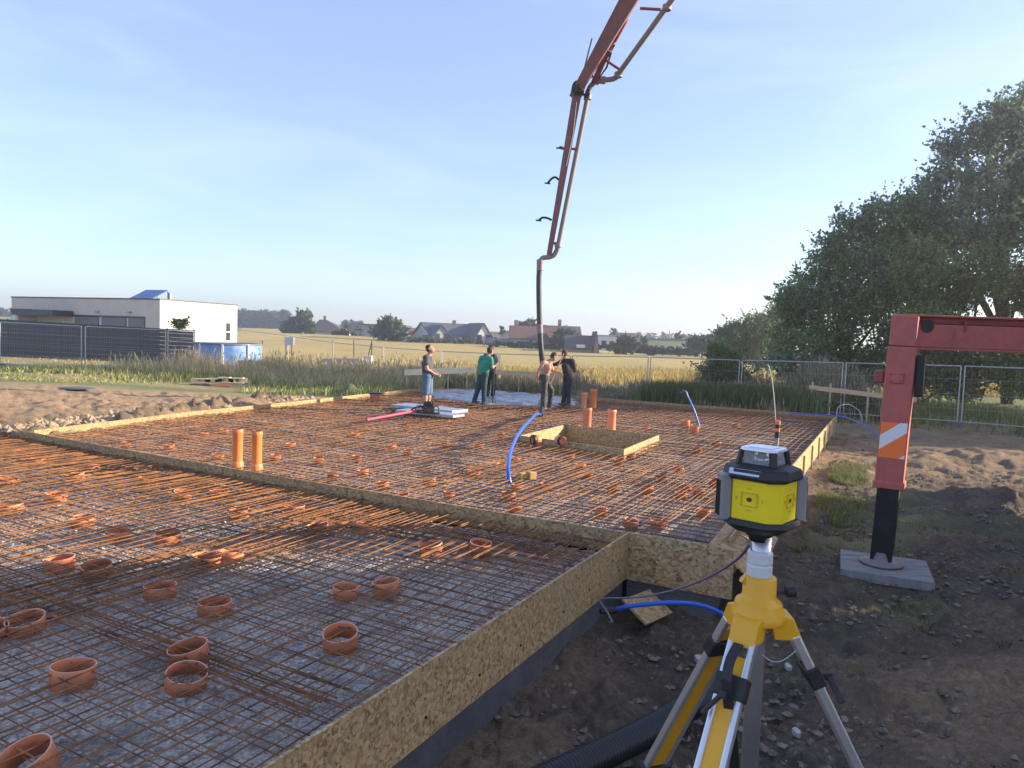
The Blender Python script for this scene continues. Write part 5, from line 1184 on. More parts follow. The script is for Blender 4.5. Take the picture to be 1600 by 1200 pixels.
tree(atg(1128, 33), pxblobs([(1128,560,24,22),(1112,580,20,22),(1145,580,24,24),(1130,600,30,18),(1165,600,20,20),(1118,545,10,12)], 33, .6), 9000, .06, [(.14,.2,.05), (.10,.15,.04)], 'small leafy shrub right of the reeds behind the fence', name='shrub', trunk_r=.06, cat='shrub')
tree(atg(1340, 27.4), pxblobs([(1330,625,22,14),(1355,632,20,12),(1300,632,14,10)], 27.4, .3), 2500, .05, [(.14,.16,.03), (.1,.13,.03)], 'low yellow green shrub under the grey plank left of the red leg', name='shrub', trunk_r=.03, cat='shrub', limbs=False)
# trees out of frame whose shadows fall over the far slab
for i, (x, y, h, r) in enumerate(((33, 29, 8.5, 3.2), (37, 24.0, 7.0, 2.2))):
    tree((x, y, -.3), [((x+random.uniform(-1, 1), y+random.uniform(-1, 1), h*k), (r, r, r*.8)) for k in (.4, .65, .85)], 7000, .22, DK, ['round dark tree beyond the right photo edge', 'slim dark tree beyond the right photo edge'][i], trunk_r=.25)
# distant trees
tree(atg(462, 205), pxblobs([(455,510,11,13),(468,507,13,16),(478,500,9,12),(450,516,8,9),(485,512,9,10),(472,492,6,6)], 205, 2), 5000, .42, [(.085,.13,.045), (.11,.16,.055)], 'rounded dark tree beside the hip roofed far house', trunk_r=.4)
tree(atg(612, 170), pxblobs([(611,503,8,9),(604,512,12,12),(620,513,12,12),(597,520,14,11),(618,523,17,10),(608,508,12,14)], 170, 2), 6000, .34, [(.085,.14,.045), (.11,.165,.055)], 'dense cone shaped tree right of the grey flat roofed house', trunk_r=.35)
tree(atg(978, 140), pxblobs([(978,538,15,11),(968,542,10,9),(990,542,9,8)], 140, 1), 3000, .28, [(.08,.12,.04), (.06,.09,.03)], 'round bright bush in front of the white boxy house', trunk_r=.2)
tree(atg(1097, 135), pxblobs([(1097,536,17,12),(1085,540,12,9),(1110,541,10,9)], 135, 1), 3200, .28, [(.05,.07,.035), (.06,.08,.04)], 'grey green round tree right of the yellow flat building', trunk_r=.2)
tree(atg(880, 150), pxblobs([(880,526,14,12),(892,532,10,9),(870,532,9,8)], 150, 1), 2600, .3, [(.06,.085,.035), (.05,.075,.03)], 'dark green tree between the two brown roofed houses', trunk_r=.2)
tree(atg(825, 190), pxblobs([(815,514,10,9),(828,508,10,9),(840,512,8,8)], 190, 1), 2000, .36, [(.05,.075,.03), (.06,.085,.035)], 'tree top showing over the brown roof left of the hose', trunk_r=.2)
for i, (x, yb, yt, w_, Y) in enumerate(((540, 528, 508, 6, 200), (528, 528, 516, 9, 200), (555, 528, 517, 6, 210), (785, 527, 512, 5, 190), (960, 530, 514, 6, 210), (1005, 540, 527, 6, 170), (1060, 530, 520, 5, 200), (1140, 520, 512, 6, 200))):
    lb_ = ['small pointed conifer right of the hip roofed house', 'low bush at the foot of the hip roofed house', 'low tree left of the grey flat roofed house', 'narrow conifer between yellow block and brown roofs', 'pair of conifer tips above the white boxy house', 'dark bush left of the yellow flat building', 'tree tip above the yellow flat building', 'tree tip left of the pale hazy tree'][i]
    tree(atg(x, Y), pxblobs([(x, yb-(yb-yt)*.35, w_, (yb-yt)*.4), (x, yt+3, w_*.5, 4)], Y, .5), 500, .35, [(.08,.11,.05), (.10,.13,.06)], lb_, trunk_r=.15, limbs=False)
def hedge(x0, x1, y0, y1, Y, n, s, cols, label, name='hedge'):
    bl = []; x = x0
    while x < x1: r = random.uniform(5, 9); bl.append((x, (y0+y1)/2+random.uniform(-2, 2)+(x-x0)*.035, r, (y1-y0)/2*random.uniform(.7, 1.1))); x += r*1.1
    return tree(atg((x0+x1)/2, Y), pxblobs(bl, Y, 1.5), n, s, cols, label, name=name, trunk_r=.1, limbs=False, cat='hedge')
hedge(630, 770, 527, 532, 162, 3000, .26, [(.13,.15,.07), (.10,.12,.05)], 'long low hedge before the blue grey roofed house')
hedge(772, 890, 535, 541, 150, 3000, .28, [(.06,.08,.035), (.045,.06,.03)], 'dark shrubs at the foot of the brown roofed houses')
hedge(985, 1085, 541, 552, 140, 3800, .28, [(.065,.075,.05), (.05,.06,.04)], 'grey green shrubs in front of the yellow flat building')
hedge(895, 965, 537, 544, 145, 1800, .28, [(.055,.075,.035)], 'green strip of shrubs below the white boxy house')
def forest():
    P = []
    for i in range(420):
        px = random.uniform(340, 452) if i < 300 else random.choice([random.uniform(-60, 20), random.uniform(535, 565), random.uniform(990, 1120)])
        Y = random.uniform(430, 470) if i < 300 else random.uniform(380, 420); b = atg(px, Y); h = random.uniform(9, 13) if i < 300 and px < 450 else random.uniform(5, 7)
        k = 40; t = rng.random(k); P.append(np.stack([b.x+rng.normal(0, 1, k)*(1.6-.9*t), b.y+rng.normal(0, 1, k), b.z+h*(.15+.85*t)], -1))
    P = np.concatenate(P); V, Q, C_ = leaves(P, .95, pal(len(P), [(.045,.06,.03), (.06,.075,.04)]))
    np_mesh('forest', V, Q, LEAF, cols=C_, origin=(-150, 440, 3), label='dark far woodland on the horizon right of the white house', cat='woodland', kind='stuff')
forest()
c = gat(281, 540); tree(atg(281, 46), pxblobs([(281,506,9,8),(288,503,5,5),(274,503,5,5)], 46, .1), 900, .07, [(.06,.09,.03)], 'small round leafed tree in front of the cream house wall', name='small_tree', trunk_r=.03, limbs=False)
# grasses
_f = gat(342, 603); FRX, FRY = _f.x, _f.y
def grass(n, fn, label, cols, wd=.02, lean=.25, heads=0, name='tall_grass', cat='grass', headc=(.42,.33,.2)):
    x, y, h = fn(n); k = rng.random(len(x)); z = gz0(x, y)-.02; n = len(x); a = rng.random(n)*6.283; w_ = wd*(.6+.8*rng.random(n)); lx = rng.normal(0, lean, n)*h; ly = rng.normal(0, lean, n)*h
    ca, sa = np.cos(a)*w_, np.sin(a)*w_; o = np.zeros(n)
    V = np.stack([np.stack([x-ca, y-sa, z], -1), np.stack([x+ca, y+sa, z], -1), np.stack([x+lx*.4+ca*.7, y+ly*.4+sa*.7, z+h*.6], -1), np.stack([x+lx*.4-ca*.7, y+ly*.4-sa*.7, z+h*.6], -1), np.stack([x+lx, y+ly, z+h], -1)], 1)
    i = np.arange(n)[:, None]*5; Fq = np.concatenate([i+np.array([0,1,2,3]), i+np.array([3,2,4,4])])
    V = V.reshape(-1, 3); C_ = np.repeat(pal(n, cols, .3), 5, 0)
    # tip triangle as quad with a doubled corner is invalid: give it its own vertex
    tip = V.reshape(-1, 5, 3)[:, 4]+np.stack([ca*.1, sa*.1, o], -1); nb = len(V); V = np.concatenate([V, tip]); C_ = np.concatenate([C_, C_[4::5]])
    Fq[n:, 3] = nb+np.arange(n); Fq[n:] = Fq[n:][:, [0, 1, 2, 3]]
    if heads:
        s_ = np.nonzero(rng.random(n) < heads)[0]; m_ = len(s_); tp = tip[s_]; hv = np.stack([tp-np.stack([ca[s_]*1.2, sa[s_]*1.2, o[s_]], -1), tp+np.array([0,0,-.08]), tp+np.stack([ca[s_]*1.2, sa[s_]*1.2, o[s_]], -1), tp+np.stack([lx[s_]*.15, ly[s_]*.15, o[s_]+.16], -1)], 1).reshape(-1, 3)
        b = len(V); V = np.concatenate([V, hv]); C_ = np.concatenate([C_, np.repeat(pal(m_, [headc], .3), 4, 0)]); Fq = np.concatenate([Fq, b+np.arange(4*m_).reshape(m_, 4)])
    return np_mesh(name, V, Fq, GRAM, origin=(float(x.mean()), float(y.mean()), 0), cols=C_, label=label, cat=cat, kind='stuff')
def reg(x0, x1, y0, y1, h0, h1, dens=None, tuft=.6):
    def fn(n):
        x = x0+(x1-x0)*rng.random(n); y = y0+(y1-y0)*rng.random(n); px = x; k = fbm(x*tuft, y*tuft, int(abs(x0*7))+3, 3); keep = rng.random(n) < np.clip((k-.36)*4.5, .06, 1)
        keep &= ~inpoly(x, y, FARP) & (dpoly(x, y, FARP) > .25) & ~((np.abs(x-FRX) < 1.7) & (y > FRY-3) & (y < FRY+.8))
        if dens is not None: keep &= dens(x, y)
        x, y, k = x[keep], y[keep], k[keep]; return x, y, (h0+(h1-h0)*rng.random(len(x)))*(.6+.8*k)*(.35+1.15*sstep(.3, .7, fbm(x*.22, y*.3, 77, 3)))
    return fn
STR = [(.60,.50,.27), (.50,.42,.22), (.40,.37,.17)]; GRN = [(.24,.29,.08), (.32,.33,.11), (.17,.22,.06), (.46,.41,.19)]; REED = [(.32,.27,.16), (.17,.17,.075), (.42,.35,.21), (.13,.16,.055)]
left_ok = lambda x, y: (y > 24.2+.02*(x+10)) 
grass(24000, reg(-26, -4, 25.2, 32, .08, .30, left_ok), 'green weeds and turf between the tan soil and the left mesh fence', GRN, .022, .3)
grass(15000, reg(-17, -3, 30.2, 41, .25, .75, None, .5), 'straw coloured tall dry grass along the left mesh fence', STR, .02, .28, .3)
grass(9000, reg(-13, -3, 37, 48, .35, .7, None, .4), 'dry meadow grass round the low wall and pillar', STR+[(.14,.17,.05)], .025, .28, .2)
grass(9000, reg(-40, -14, 28, 46, .08, .25), 'short dry mown grass before the dark screen fence', STR, .02, .4)
bk = lambda x, y: (y > 30.4-(x+1.6)*.54+.3) & ~((x > -5.5) & (x < -.7) & (y < 29.9)) & ~((x > -1.6) & (x < 2.6) & (y < 31.6)) & ~((x > 9.5) & (y < 26.8))
grass(42000, reg(-6, 5.2, 25, 35.5, .3, .62, bk, .5), 'green and brown tall grass behind the far slab edge', [(.16,.2,.06), (.26,.25,.1), (.36,.30,.16), (.12,.15,.045)], .02, .2, .25)
grass(52000, reg(2.5, 14, 22, 33, .7, 1.35, bk, .7), 'dark brown green reeds behind the right part of the far slab edge', REED, .02, .16, .3, name='reeds', cat='reeds', headc=(.3,.24,.17))
grass(9000, lambda n: (lambda t, s: (5.6+t*2.4+s, 28.6-t*1.2+rng.normal(0, .5, n), .9+.4*rng.random(n)))(rng.random(n)*2, rng.normal(0, .4, n)), 'taller light green plants topping the reeds', [(.13,.17,.05), (.1,.14,.04)], .025, .2)
rt = lambda x, y: (y > 25.6-(x-11)*.35)
grass(17000, reg(11, 24, 22, 31, .2, .6, rt), 'sunlit yellow green weeds under the trees behind the right fence', [(.20,.22,.05), (.14,.17,.04), (.28,.27,.09)], .022, .35)
def strip(n):
    t = rng.random(n); y = 9.3+8.5*t; x = p0[0]+(y-p0[1])*dv[0]/dv[1]+.55+np.abs(rng.normal(0, .4, n)); k = fbm(x*1.1, y*.8, 91, 3); s = k > .50; return x[s], y[s], (.03+.12*rng.random(s.sum()))*(.4+k[s])
grass(16000, strip, 'bright green grass tufts beside the sunlit right side board', [(.15,.19,.05), (.20,.22,.08), (.26,.24,.11)], .007, .6)
def patch(n):
    r = 4+9*rng.random(n); a = rad(22)+rng.random(n)*rad(16); x, y = r*np.sin(a), r*np.cos(a); k = fbm(x*.9, y*.9, 33); s = k > .56; return x[s], y[s], .03+.08*rng.random(s.sum())
grass(9000, patch, 'short sparse grass on the dark soil before the outrigger pad', [(.08,.10,.03), (.11,.12,.045)], .006, .5)
def fieldedge(n):
    y = 42+10*rng.random(n)+16*rng.random(n)**2; x = -8+60*rng.random(n)*y/44; return x, y, .5+.3*rng.random(n)
grass(30000, fieldedge, 'standing ripe grain along the near edge of the golden field', [(.5,.38,.13), (.42,.32,.1), (.36,.3,.1)], .04, .2, name='ripe_grain', cat='grain')
# ================================================================== white house
STUC = mat('cream_render', (.60,.54,.475), .9, 0, (.56,.50,.44), 1.2); STUW = mat('pale_grey_render', (.56,.55,.56), .9, 0, (.5,.49,.51), .8); DKM = mat('anthracite', (.05,.052,.06), .5); SHUT = mat('grey_shutter', (.18,.17,.18), .6)
GLS = mat('window_glass', (.04,.05,.06), .08); SOL = mat('solar_glass', (.02,.09,.30), .1, .2); WFR = mat('white_frame', (.7,.7,.7), .5)
Hc = atY(250, 467, 49.5); hz = Hc.z; g0 = gz(Hc.x, Hc.y)-.3
ua = Vector((-.925, .38, 0)); ub = Vector((.38, .925, 0)).normalized(); LA, LB = 15.3, 7.2
ho = empty('white_house', (Hc.x, Hc.y, g0), 'flat roofed white house with a cream sunlit end wall and shaded long front', 'house')
def hp(a, b, z): return Vector((Hc.x, Hc.y, 0))+ua*a+ub*b+Vector((0,0,z))
def hbox(mb, a0, a1, b0, b1, z0, z1): return mb.hexa([hp(a, b, z) for z in (z0, z1) for a, b in ((a1, b0), (a0, b0), (a0, b1), (a1, b1))])
mb = hbox(MB(), 0, LA, 0, LB, g0, hz-.06); wl_ = mb.build('wall', [STUC], ho)
mb = MB(); hbox(mb, -.04, LA+.04, -.04, LB+.04, hz-.055, hz+.02); mb.build('roof', DKM, ho)
ax = lambda px: (lambda d: ((d.x*Hc.y/d.y if 0 else 0)))(ray(px, 480))
def along_front(px, y=490):
    d = ray(px, y); n_ = ub; t = (Vector((Hc.x, Hc.y, CZ))-Vector((0,0,CZ))).dot(n_)/d.dot(n_); P = Vector((0,0,CZ))+d*t; return (P-Vector((Hc.x, Hc.y, 0))).dot(ua), P.z
def along_end(px, y=490):
    d = ray(px, y); n_ = ua; t = (Vector((Hc.x, Hc.y, CZ))-Vector((0,0,CZ))).dot(n_)/d.dot(n_); P = Vector((0,0,CZ))+d*t; return (P-Vector((Hc.x, Hc.y, 0))).dot(ub), P.z
for i, (x0, x1, y0, y1, m_) in enumerate(((118, 154, 496, 530, SHUT), (160, 197, 497, 530, SHUT), (202, 226, 497, 530, SHUT), (19, 43, 491, 520, WFR))):
    a0, zt_ = along_front(x1, y0); a1, _ = along_front(x0, y0); _, zb_ = along_front(x0, y1)
    fr = hbox(MB(), a0-.06, a1+.06, -.02, .03, zb_, zt_+.06).build('window', DKM, ho); hbox(MB(), a0, a1, -.032, -.021, zb_+.05, zt_).build('shutter', m_, fr)
a0, z1 = along_front(227, 495.5); a1, _ = along_front(116, 495); hbox(MB(), a0, a1, -.05, .0, z1-.08, z1+.03).build('lintel', DKM, ho)
a0, z1 = along_front(115, 486); a1, _ = along_front(52, 487); hbox(MB(), a0, a1, -1.6, -.01, z1-.42, z1).build('canopy', DKM, ho)
a0, z1 = along_front(52, 490); hbox(MB(), a0-.4, a0-.1, -1.4, -.01, g0, z1-.1).build('canopy_wall', STUC, ho)
a1, z1 = along_front(16, 482); a0, _ = along_front(50, 482); hbox(MB(), a0, a1-.1, -.06, -.01, z1-.25, z1).build('lintel', DKM, ho)
for px_, py_ in ((153, 487), (203, 488)):
    a0, z1 = along_front(px_, py_); hbox(MB(), a0-.13, a0+.13, -.15, -.01, z1-.06, z1+.06).build('wall_lamp', mat('grey_lamp', (.3,.3,.32), .4), ho)
b0, zt_ = along_end(352, 503); b1, _ = along_end(360.5, 503); _, zb_ = along_end(355, 534)
fr = MB().hexa([hp(a, b, z) for z in (zb_, zt_) for a, b in ((.05, b0), (-.02, b0), (-.02, b1), (.05, b1))]).build('window', WFR, ho)
MB().hexa([hp(a, b, z) for z in (zb_+.08, zt_-.08) for a, b in ((-.022, b0+.06), (-.03, b0+.06), (-.03, b1-.06), (-.022, b1-.06))]).build('pane', GLS, fr)
MB().hexa([hp(a, b, z) for z in ((zb_+zt_)/2-.03, (zb_+zt_)/2+.03) for a, b in ((-.03, b0+.05), (-.045, b0+.05), (-.045, b1-.05), (-.03, b1-.05))]).build('glazing_bar', WFR, fr)
so_ = empty('solar_collector', hp(2.5, 3, hz), 'pair of blue solar collectors tilted on the flat roof of the white house', 'solar panel')
a0, b0 = 1.3, 1.5
for k in range(2):
    q = [hp(2.6+1.1*k, 1.6, hz+.05), hp(2.6+1.1*k+1.05, 1.6, hz+.05), hp(2.6+1.1*k+1.05, 3.0, hz+.75), hp(2.6+1.1*k, 3.0, hz+.75)]
    nrm = (q[1]-q[0]).cross(q[3]-q[0]).normalized(); nrm = nrm if nrm.z > 0 else -nrm
    MB().hexa([q[1], q[0], q[3], q[2], *[v+nrm*.07 for v in (q[1], q[0], q[3], q[2])]]).build('collector_panel', SOL, so_)
mb = MB()
for a in (2.65, 3.7, 4.7): mb.bar(hp(a, 3.05, hz), hp(a, 3.05, hz+.72), .05, .05); mb.bar(hp(a, 1.55, hz+.03), hp(a, 3.05, hz+.03), .05, .05)
mb.build('stand', STEEL, so_); mb = MB(); mb.tube([hp(2.4, 3.0, hz+.05), hp(2.4, 3.0, hz+.6)], .12, 12); mb.build('tank', mat('grey_tank', (.35,.37,.4), .4), so_)
# dark screen fence
def screen(p0_, p1_, zt0, zt1, label):
    n = 9; root = empty('screen_fence', (p0_+p1_)/2, label, 'fence'); 
    for i in range(n):
        a, b = p0_.lerp(p1_, i/n), p0_.lerp(p1_, (i+1)/n); ta, tb = zt0+(zt1-zt0)*i/n, zt0+(zt1-zt0)*(i+1)/n; e = (b-a).normalized()*.03; up = Vector((0,0,1)); nn_ = Vector((e.y, -e.x, 0)).normalized()*.03; mb = MB()
        for k in range(9):
            z0_, z1_ = (k/9)*.995, ((k+1)/9)*.96; mb.hexa([Vector((v.x, v.y, v.z+(t-v.z)*zf))+s*nn_ for zf in (k/9, k/9+.108) for v, t, s in ((a+e, ta, 0), (b-e, tb, 0), (b-e, tb, 1), (a+e, ta, 1))])
        mb.build('slat_panel', DKM, root); mb = MB(); mb.box((b.x, b.y, (b.z+tb)/2), (.08, .08, tb-b.z+.06)); mb.build('post', DKM, root)
a, b = atg(-70, 42), atg(303, 42); a.z -= .1; b.z -= .1; screen(a, b, atY(-70, 497, 42).z+.1, atY(303, 516, 42).z, 'dark slatted screen fence in front of the white house')
# pool
c = atg(357, 41.5); root = empty('garden_pool', c, 'round blue above ground pool right of the dark screen fence', 'pool'); r_ = 1.75; hh = atY(357, 537, 41.5).z-c.z
mb = MB(); mb.lathe([(r_, 0), (r_, hh)], c, 32); mb.build('pool_wall', mat('pool_blue', (.10,.24,.55), .5, 0, (.25,.4,.65), 2), root)
mb = MB(); mb.lathe([(r_-.1, hh-.02), (r_-.1, hh+.05), (r_+.06, hh+.05), (r_+.06, hh-.04)], c, 32); mb.build('rim', mat('pool_rim', (.12,.14,.2), .5), root)
mb = MB(); mb.lathe([(0, hh-.08), (r_-.1, hh-.08)], c, 32); mb.build('pool_water', mat('pool_water', (.05,.2,.3), .05), root)
for k in range(8):
    a_ = k*math.pi/4+.2; mb = MB(); mb.box(c+Vector((math.cos(a_)*(r_+.04), math.sin(a_)*(r_+.04), hh/2)), (.08, .1, hh), a_); mb.build('post', WFR, root)
# low wall and pillar, posts
def lowwall(x0, x1, yt, yb, Y, m_, label, th=.2):
    a, b = atY(x0, yb, Y), atY(x1, yb, Y); ta, tb = atY(x0, yt, Y), atY(x1, yt, Y); g = -.5; mb = MB()
    mb.hexa([Vector((v.x, v.y+dy, z)) for k in (0, 1) for v, z, dy in ((a, g if k == 0 else ta.z, 0), (b, g if k == 0 else tb.z, 0), (b, g if k == 0 else tb.z, th), (a, g if k == 0 else ta.z, th))]); mb.build('low_wall', m_, label=label, cat='wall', bevel=.01)
WLL = mat('old_plaster_wall', (.52,.48,.42), .9, 0, (.42,.39,.34), 2)
lowwall(504, 566, 560, 570, 40.5, WLL, 'low pale wall running into the white pillar in the dry grass'); lowwall(372, 426, 563, 568, 38.8, WLL, 'low pale kerb wall below the pool')
lowwall(567, 580, 556, 578, 39.8, mat('white_pillar', (.66,.65,.68), .8), 'short white pillar at the end of the low wall', .45)
for i, (px, y0, y1, Y) in enumerate(((410, 532, 560, 45), (447, 527, 556, 46), (456, 527, 556, 46.5), (520, 532, 560, 46), (553, 531, 560, 46), (581, 532, 562, 45))):
    a = atY(px, y0, Y); b = atg(px, Y); mb = MB(); mb.tube([b-Vector((0,0,.2)), a], .035, 6); l = ['thin dark post first right of the pool', 'thin post left of its twin near the white box on the fence', 'thin post right of its twin near the white box on the fence', 'thin dark post above the low wall, left one', 'thin dark post above the low wall, middle one', 'thin dark post with a diagonal strut by the pillar'][i]
    if i == 5: mb.tube([a-Vector((0,0,.1)), atg(568, Y)-Vector((0,0,.1))], .03, 6)
    mb.build('fence_post', mat('brown_post', (.10,.08,.07), .8), label=l, cat='post')
a = atY(452, 533, 46); mb = MB(); mb.box(a, (.6, .1, .5)); mb.build('notice_board', mat('board_white', (.55,.53,.55), .7), bevel=.01, label='small pale blank board fixed to the twin posts in the garden', cat='board')
# ================================================================== distant houses
ROOFC = dict(blue=mat('slate_blue_roof', (.09,.10,.125), .7, 0, (.07,.08,.1), .8), brown=mat('brown_roof', (.16,.075,.06), .8, 0, (.12,.06,.05), 1), dark=mat('dark_brown_roof', (.085,.065,.06), .8, 0, (.06,.05,.045), 1), red=mat('red_roof', (.28,.13,.10), .8, 0, (.2,.1,.08), 1))
WA = dict(white=mat('white_render', (.62,.60,.58), .9), grey=mat('grey_render', (.36,.38,.40), .9), orange=mat('orange_render', (.55,.27,.15), .9), cream=mat('cream_render2', (.6,.54,.42), .9), yellow=mat('yellow_render', (.55,.52,.26), .9), dk=mat('dark_wall', (.06,.08,.075), .9), brick=mat('brick_wall', (.40,.24,.17), .9))
def block(label, px0, px1, yt, yb, Y, dep, wallm, roof='flat', roofm=None, ridge=None, rx=None, wins=(), gable=None, chim=None, over=.4, tilt=0, doors=()):
    """front facing the camera spans px0..px1; roof: flat, gable_side (ridge parallel to the picture), gable_front"""
    b0, b1 = atg(px0, Y), atg(px1, Y+tilt); g = min(b0.z, b1.z)-1.2; zt_ = atY((px0+px1)/2, yt, Y).z; d = (Vector((b1.x, b1.y, 0))-Vector((b0.x, b0.y, 0))); L = d.length; d.normalize(); n_ = Vector((-d.y, d.x, 0)); O = Vector((b0.x, b0.y, 0))
    P = lambda a, b, z: O+d*a+n_*b+Vector((0,0,z)); root = empty('house', (b0.x, b0.y, g), label, 'house', 'houses beyond the field')
    mb = MB(); mb.hexa([P(a, b, z) for z in (g, zt_) for a, b in ((0, 0), (L, 0), (L, dep), (0, dep))])
    zr = atY((px0+px1)/2, ridge, Y).z if ridge else zt_
    if roof == 'gable_side': mb.add([P(0, 0, zt_), P(0, dep, zt_), P(0, dep/2, zr), P(L, 0, zt_), P(L, dep, zt_), P(L, dep/2, zr)], [(0, 1, 2), (5, 4, 3)])
    if roof == 'gable_front': mb.add([P(0, 0, zt_), P(L, 0, zt_), P(L/2, 0, zr), P(0, dep, zt_), P(L, dep, zt_), P(L/2, dep, zr)], [(2, 1, 0), (3, 4, 5)])
    mb.build('wall', wallm, root); mb = MB(); t = .25
    if roof == 'flat': mb.hexa([P(a, b, z) for z in (zt_+.01, zt_+.35) for a, b in ((-over, -over), (L+over, -over), (L+over, dep+over), (-over, dep+over))])
    elif roof == 'gable_side':
        s = (zr-zt_)/(dep/2)
        for sg in (0, 1):
            e = -over if sg == 0 else dep+over; ze = zt_-s*over; mb.hexa([P(-over, e, ze+.03), P(L+over, e, ze+.03), P(L+over, dep/2, zr+.03), P(-over, dep/2, zr+.03), P(-over, e, ze+t), P(L+over, e, ze+t), P(L+over, dep/2, zr+t), P(-over, dep/2, zr+t)])
    elif roof == 'gable_front':
        s = (zr-zt_)/(L/2)
        for sg in (0, 1):
            e = -over if sg == 0 else L+over; ze = zt_-s*over; mb.hexa([P(e, -over, ze+.03), P(e, dep+over, ze+.03), P(L/2, dep+over, zr+.03), P(L/2, -over, zr+.03), P(e, -over, ze+t), P(e, dep+over, ze+t), P(L/2, dep+over, zr+t), P(L/2, -over, zr+t)])
    elif roof == 'hip':
        i_ = min(L, dep)*.5*.8; mb.add([P(-over, -over, zt_), P(L+over, -over, zt_), P(L+over, dep+over, zt_), P(-over, dep+over, zt_), P(rx[0]*L, dep/2, zr), P(rx[1]*L, dep/2, zr)], [(0, 1, 5, 4), (1, 2, 5), (2, 3, 4, 5), (3, 0, 4), (3, 2, 1, 0)])
    rf = mb.build('roof', roofm or WA['grey'], root)
    for (fx, w_, y0, h_) in wins:
        zz = zt_-y0; w0 = MB().hexa([P(fx*L+a, b, z) for z in (zz-h_, zz) for a, b in ((-w_/2, -.05), (w_/2, -.05), (w_/2, .1), (-w_/2, .1))]).build('window', WFR, root)
        MB().hexa([P(fx*L+a, b, z) for z in (zz-h_+.12, zz-.12) for a, b in ((-w_/2+.12, -.08), (w_/2-.12, -.08), (w_/2-.12, -.055), (-w_/2+.12, -.055))]).build('pane', GLS, w0)
    for (fx, h_) in (chim or ()): q = P(fx*L, dep/2, zr); MB().box(q+Vector((0,0,h_/2)), (.9, .7, h_)).build('chimney', WA['brick'], rf)
    return P, L, zt_, zr, root
block('far house with a steep dark hip roof beside the rounded tree', 480, 541, 520, 528, 225, 12, WA['cream'], 'hip', ROOFC['dark'], 499, (.18, .36), [(.2, 1.5, .6, 1.1), (.62, 1.5, .6, 1.1)], chim=[(.32, 1.2)])
block('grey flat roofed far house left of the cone shaped tree', 567, 628, 509, 530, 195, 10, WA['grey'], 'flat', mat('dark_flat_roof', (.08,.1,.1), .7), wins=[(.2, 1.6, 1.2, 1.2), (.45, 1.6, 1.2, 1.2)], over=1.2)
block('low grey annex at the left of the grey flat roofed house', 557, 568, 516, 530, 197, 8, WA['grey'], 'flat', WA['dk'], wins=[(.5, .8, .8, .8)])
block('orange rendered far house with a low red roof', 641, 668, 521, 531, 185, 9, WA['orange'], 'gable_front', ROOFC['red'], 513.5, wins=[(.5, 1.2, -.2, 1.0)], over=.9)
block('pale house with red roof partly behind the orange one', 628, 650, 518, 531, 200, 8, WA['white'], 'gable_side', ROOFC['red'], 513, wins=[(.3, 1, .5, 1)])
P, L, zt_, zr, r_ = block('large far house with a long blue grey gable roof', 672, 757, 525, 533, 165, 12, WA['white'], 'gable_side', ROOFC['blue'], 506, wins=[(.62, 1.4, .1, 1.1), (.75, 1.4, .1, 1.1)], chim=[(.6, 1.0)], tilt=6)
# gables of that house: front cross gable and the bright end
def gable(P, a0, a1, b0, zt_, zr, wm, rm, root, dep=5, win=True, over=.4, apex=None):
    am = apex if apex is not None else (a0+a1)/2; mb = MB(); mb.hexa([P(a, b, z) for z in (zt_-4.2, zt_) for a, b in ((a0, b0), (a1, b0), (a1, b0+dep), (a0, b0+dep))]); mb.add([P(a0, b0, zt_), P(a1, b0, zt_), P(am, b0, zr), P(am, b0+dep, zr), P(a0, b0+dep, zt_), P(a1, b0+dep, zt_)], [(2, 1, 0)]); g_ = mb.build('gable_wall', wm, root)
    mb = MB()
    for e in (a0-over, a1+over):
        ze = zt_-(zr-zt_)/abs(am-(a0 if e < am else a1))*over; mb.hexa([P(e, b0-over, ze+.03), P(e, b0+dep, ze+.03), P(am, b0+dep, zr+.03), P(am, b0-over, zr+.03), P(e, b0-over, ze+.28), P(e, b0+dep, ze+.28), P(am, b0+dep, zr+.28), P(am, b0-over, zr+.28)])
    mb.build('gable_roof', rm, root)
    if win:
        for k in (-1, 1): MB().hexa([P(am+k*1.1+a, b0-.06+b, z) for z in (zt_-.6, zt_+.7) for a, b in ((-.6, 0), (.6, 0), (.6, .04), (-.6, .04))]).build('window', GLS, g_)
gable(P, 0, L*.30, -2.0, zt_-.3, zr-.6, WA['grey'], ROOFC['blue'], r_, 7); gable(P, L*.72, L*1.04, -3.0, zt_-.2, zr+.2, WA['white'], ROOFC['blue'], r_, 9)
block('low yellowish flat block right of the blue grey roof', 752, 783, 520, 532, 205, 8, WA['cream'], 'flat', WA['cream'], wins=[(.3, 1.2, 1, 1.2), (.7, 1.2, 1, 1.2)])
block('long low purple brown carport roof between blue grey and brown roofs', 762, 803, 537, 541, 160, 6, WA['dk'], 'gable_side', mat('purple_roof', (.2,.13,.16), .7), 530.5)
block('small pale gabled house in front of the conifer', 783, 802, 526, 540, 185, 8, WA['grey'], 'gable_front', WA['grey'], 517, wins=[(.5, 1, .3, 1)])
P, L, zt_, zr, r_ = block('big brown roofed house left of the concrete hose', 797, 866, 530, 544, 160, 12, WA['grey'], 'gable_side', ROOFC['brown'], 510.5, wins=[(.2, 1.4, .4, 1.1), (.35, 1.4, .4, 1.1)], chim=[(.12, 1.5)])
gable(P, L*.52, L*1.02, -4, zt_-1.2, zr-1.5, WA['dk'], ROOFC['red'], r_, 8, win=False, over=.7)
block('second brown roofed house right of the hose with a square chimney', 850, 906, 524, 545, 185, 11, WA['brick'], 'gable_side', ROOFC['dark'], 510, chim=[(.45, 1.9)], wins=[(.8, 1.2, .3, 1)])
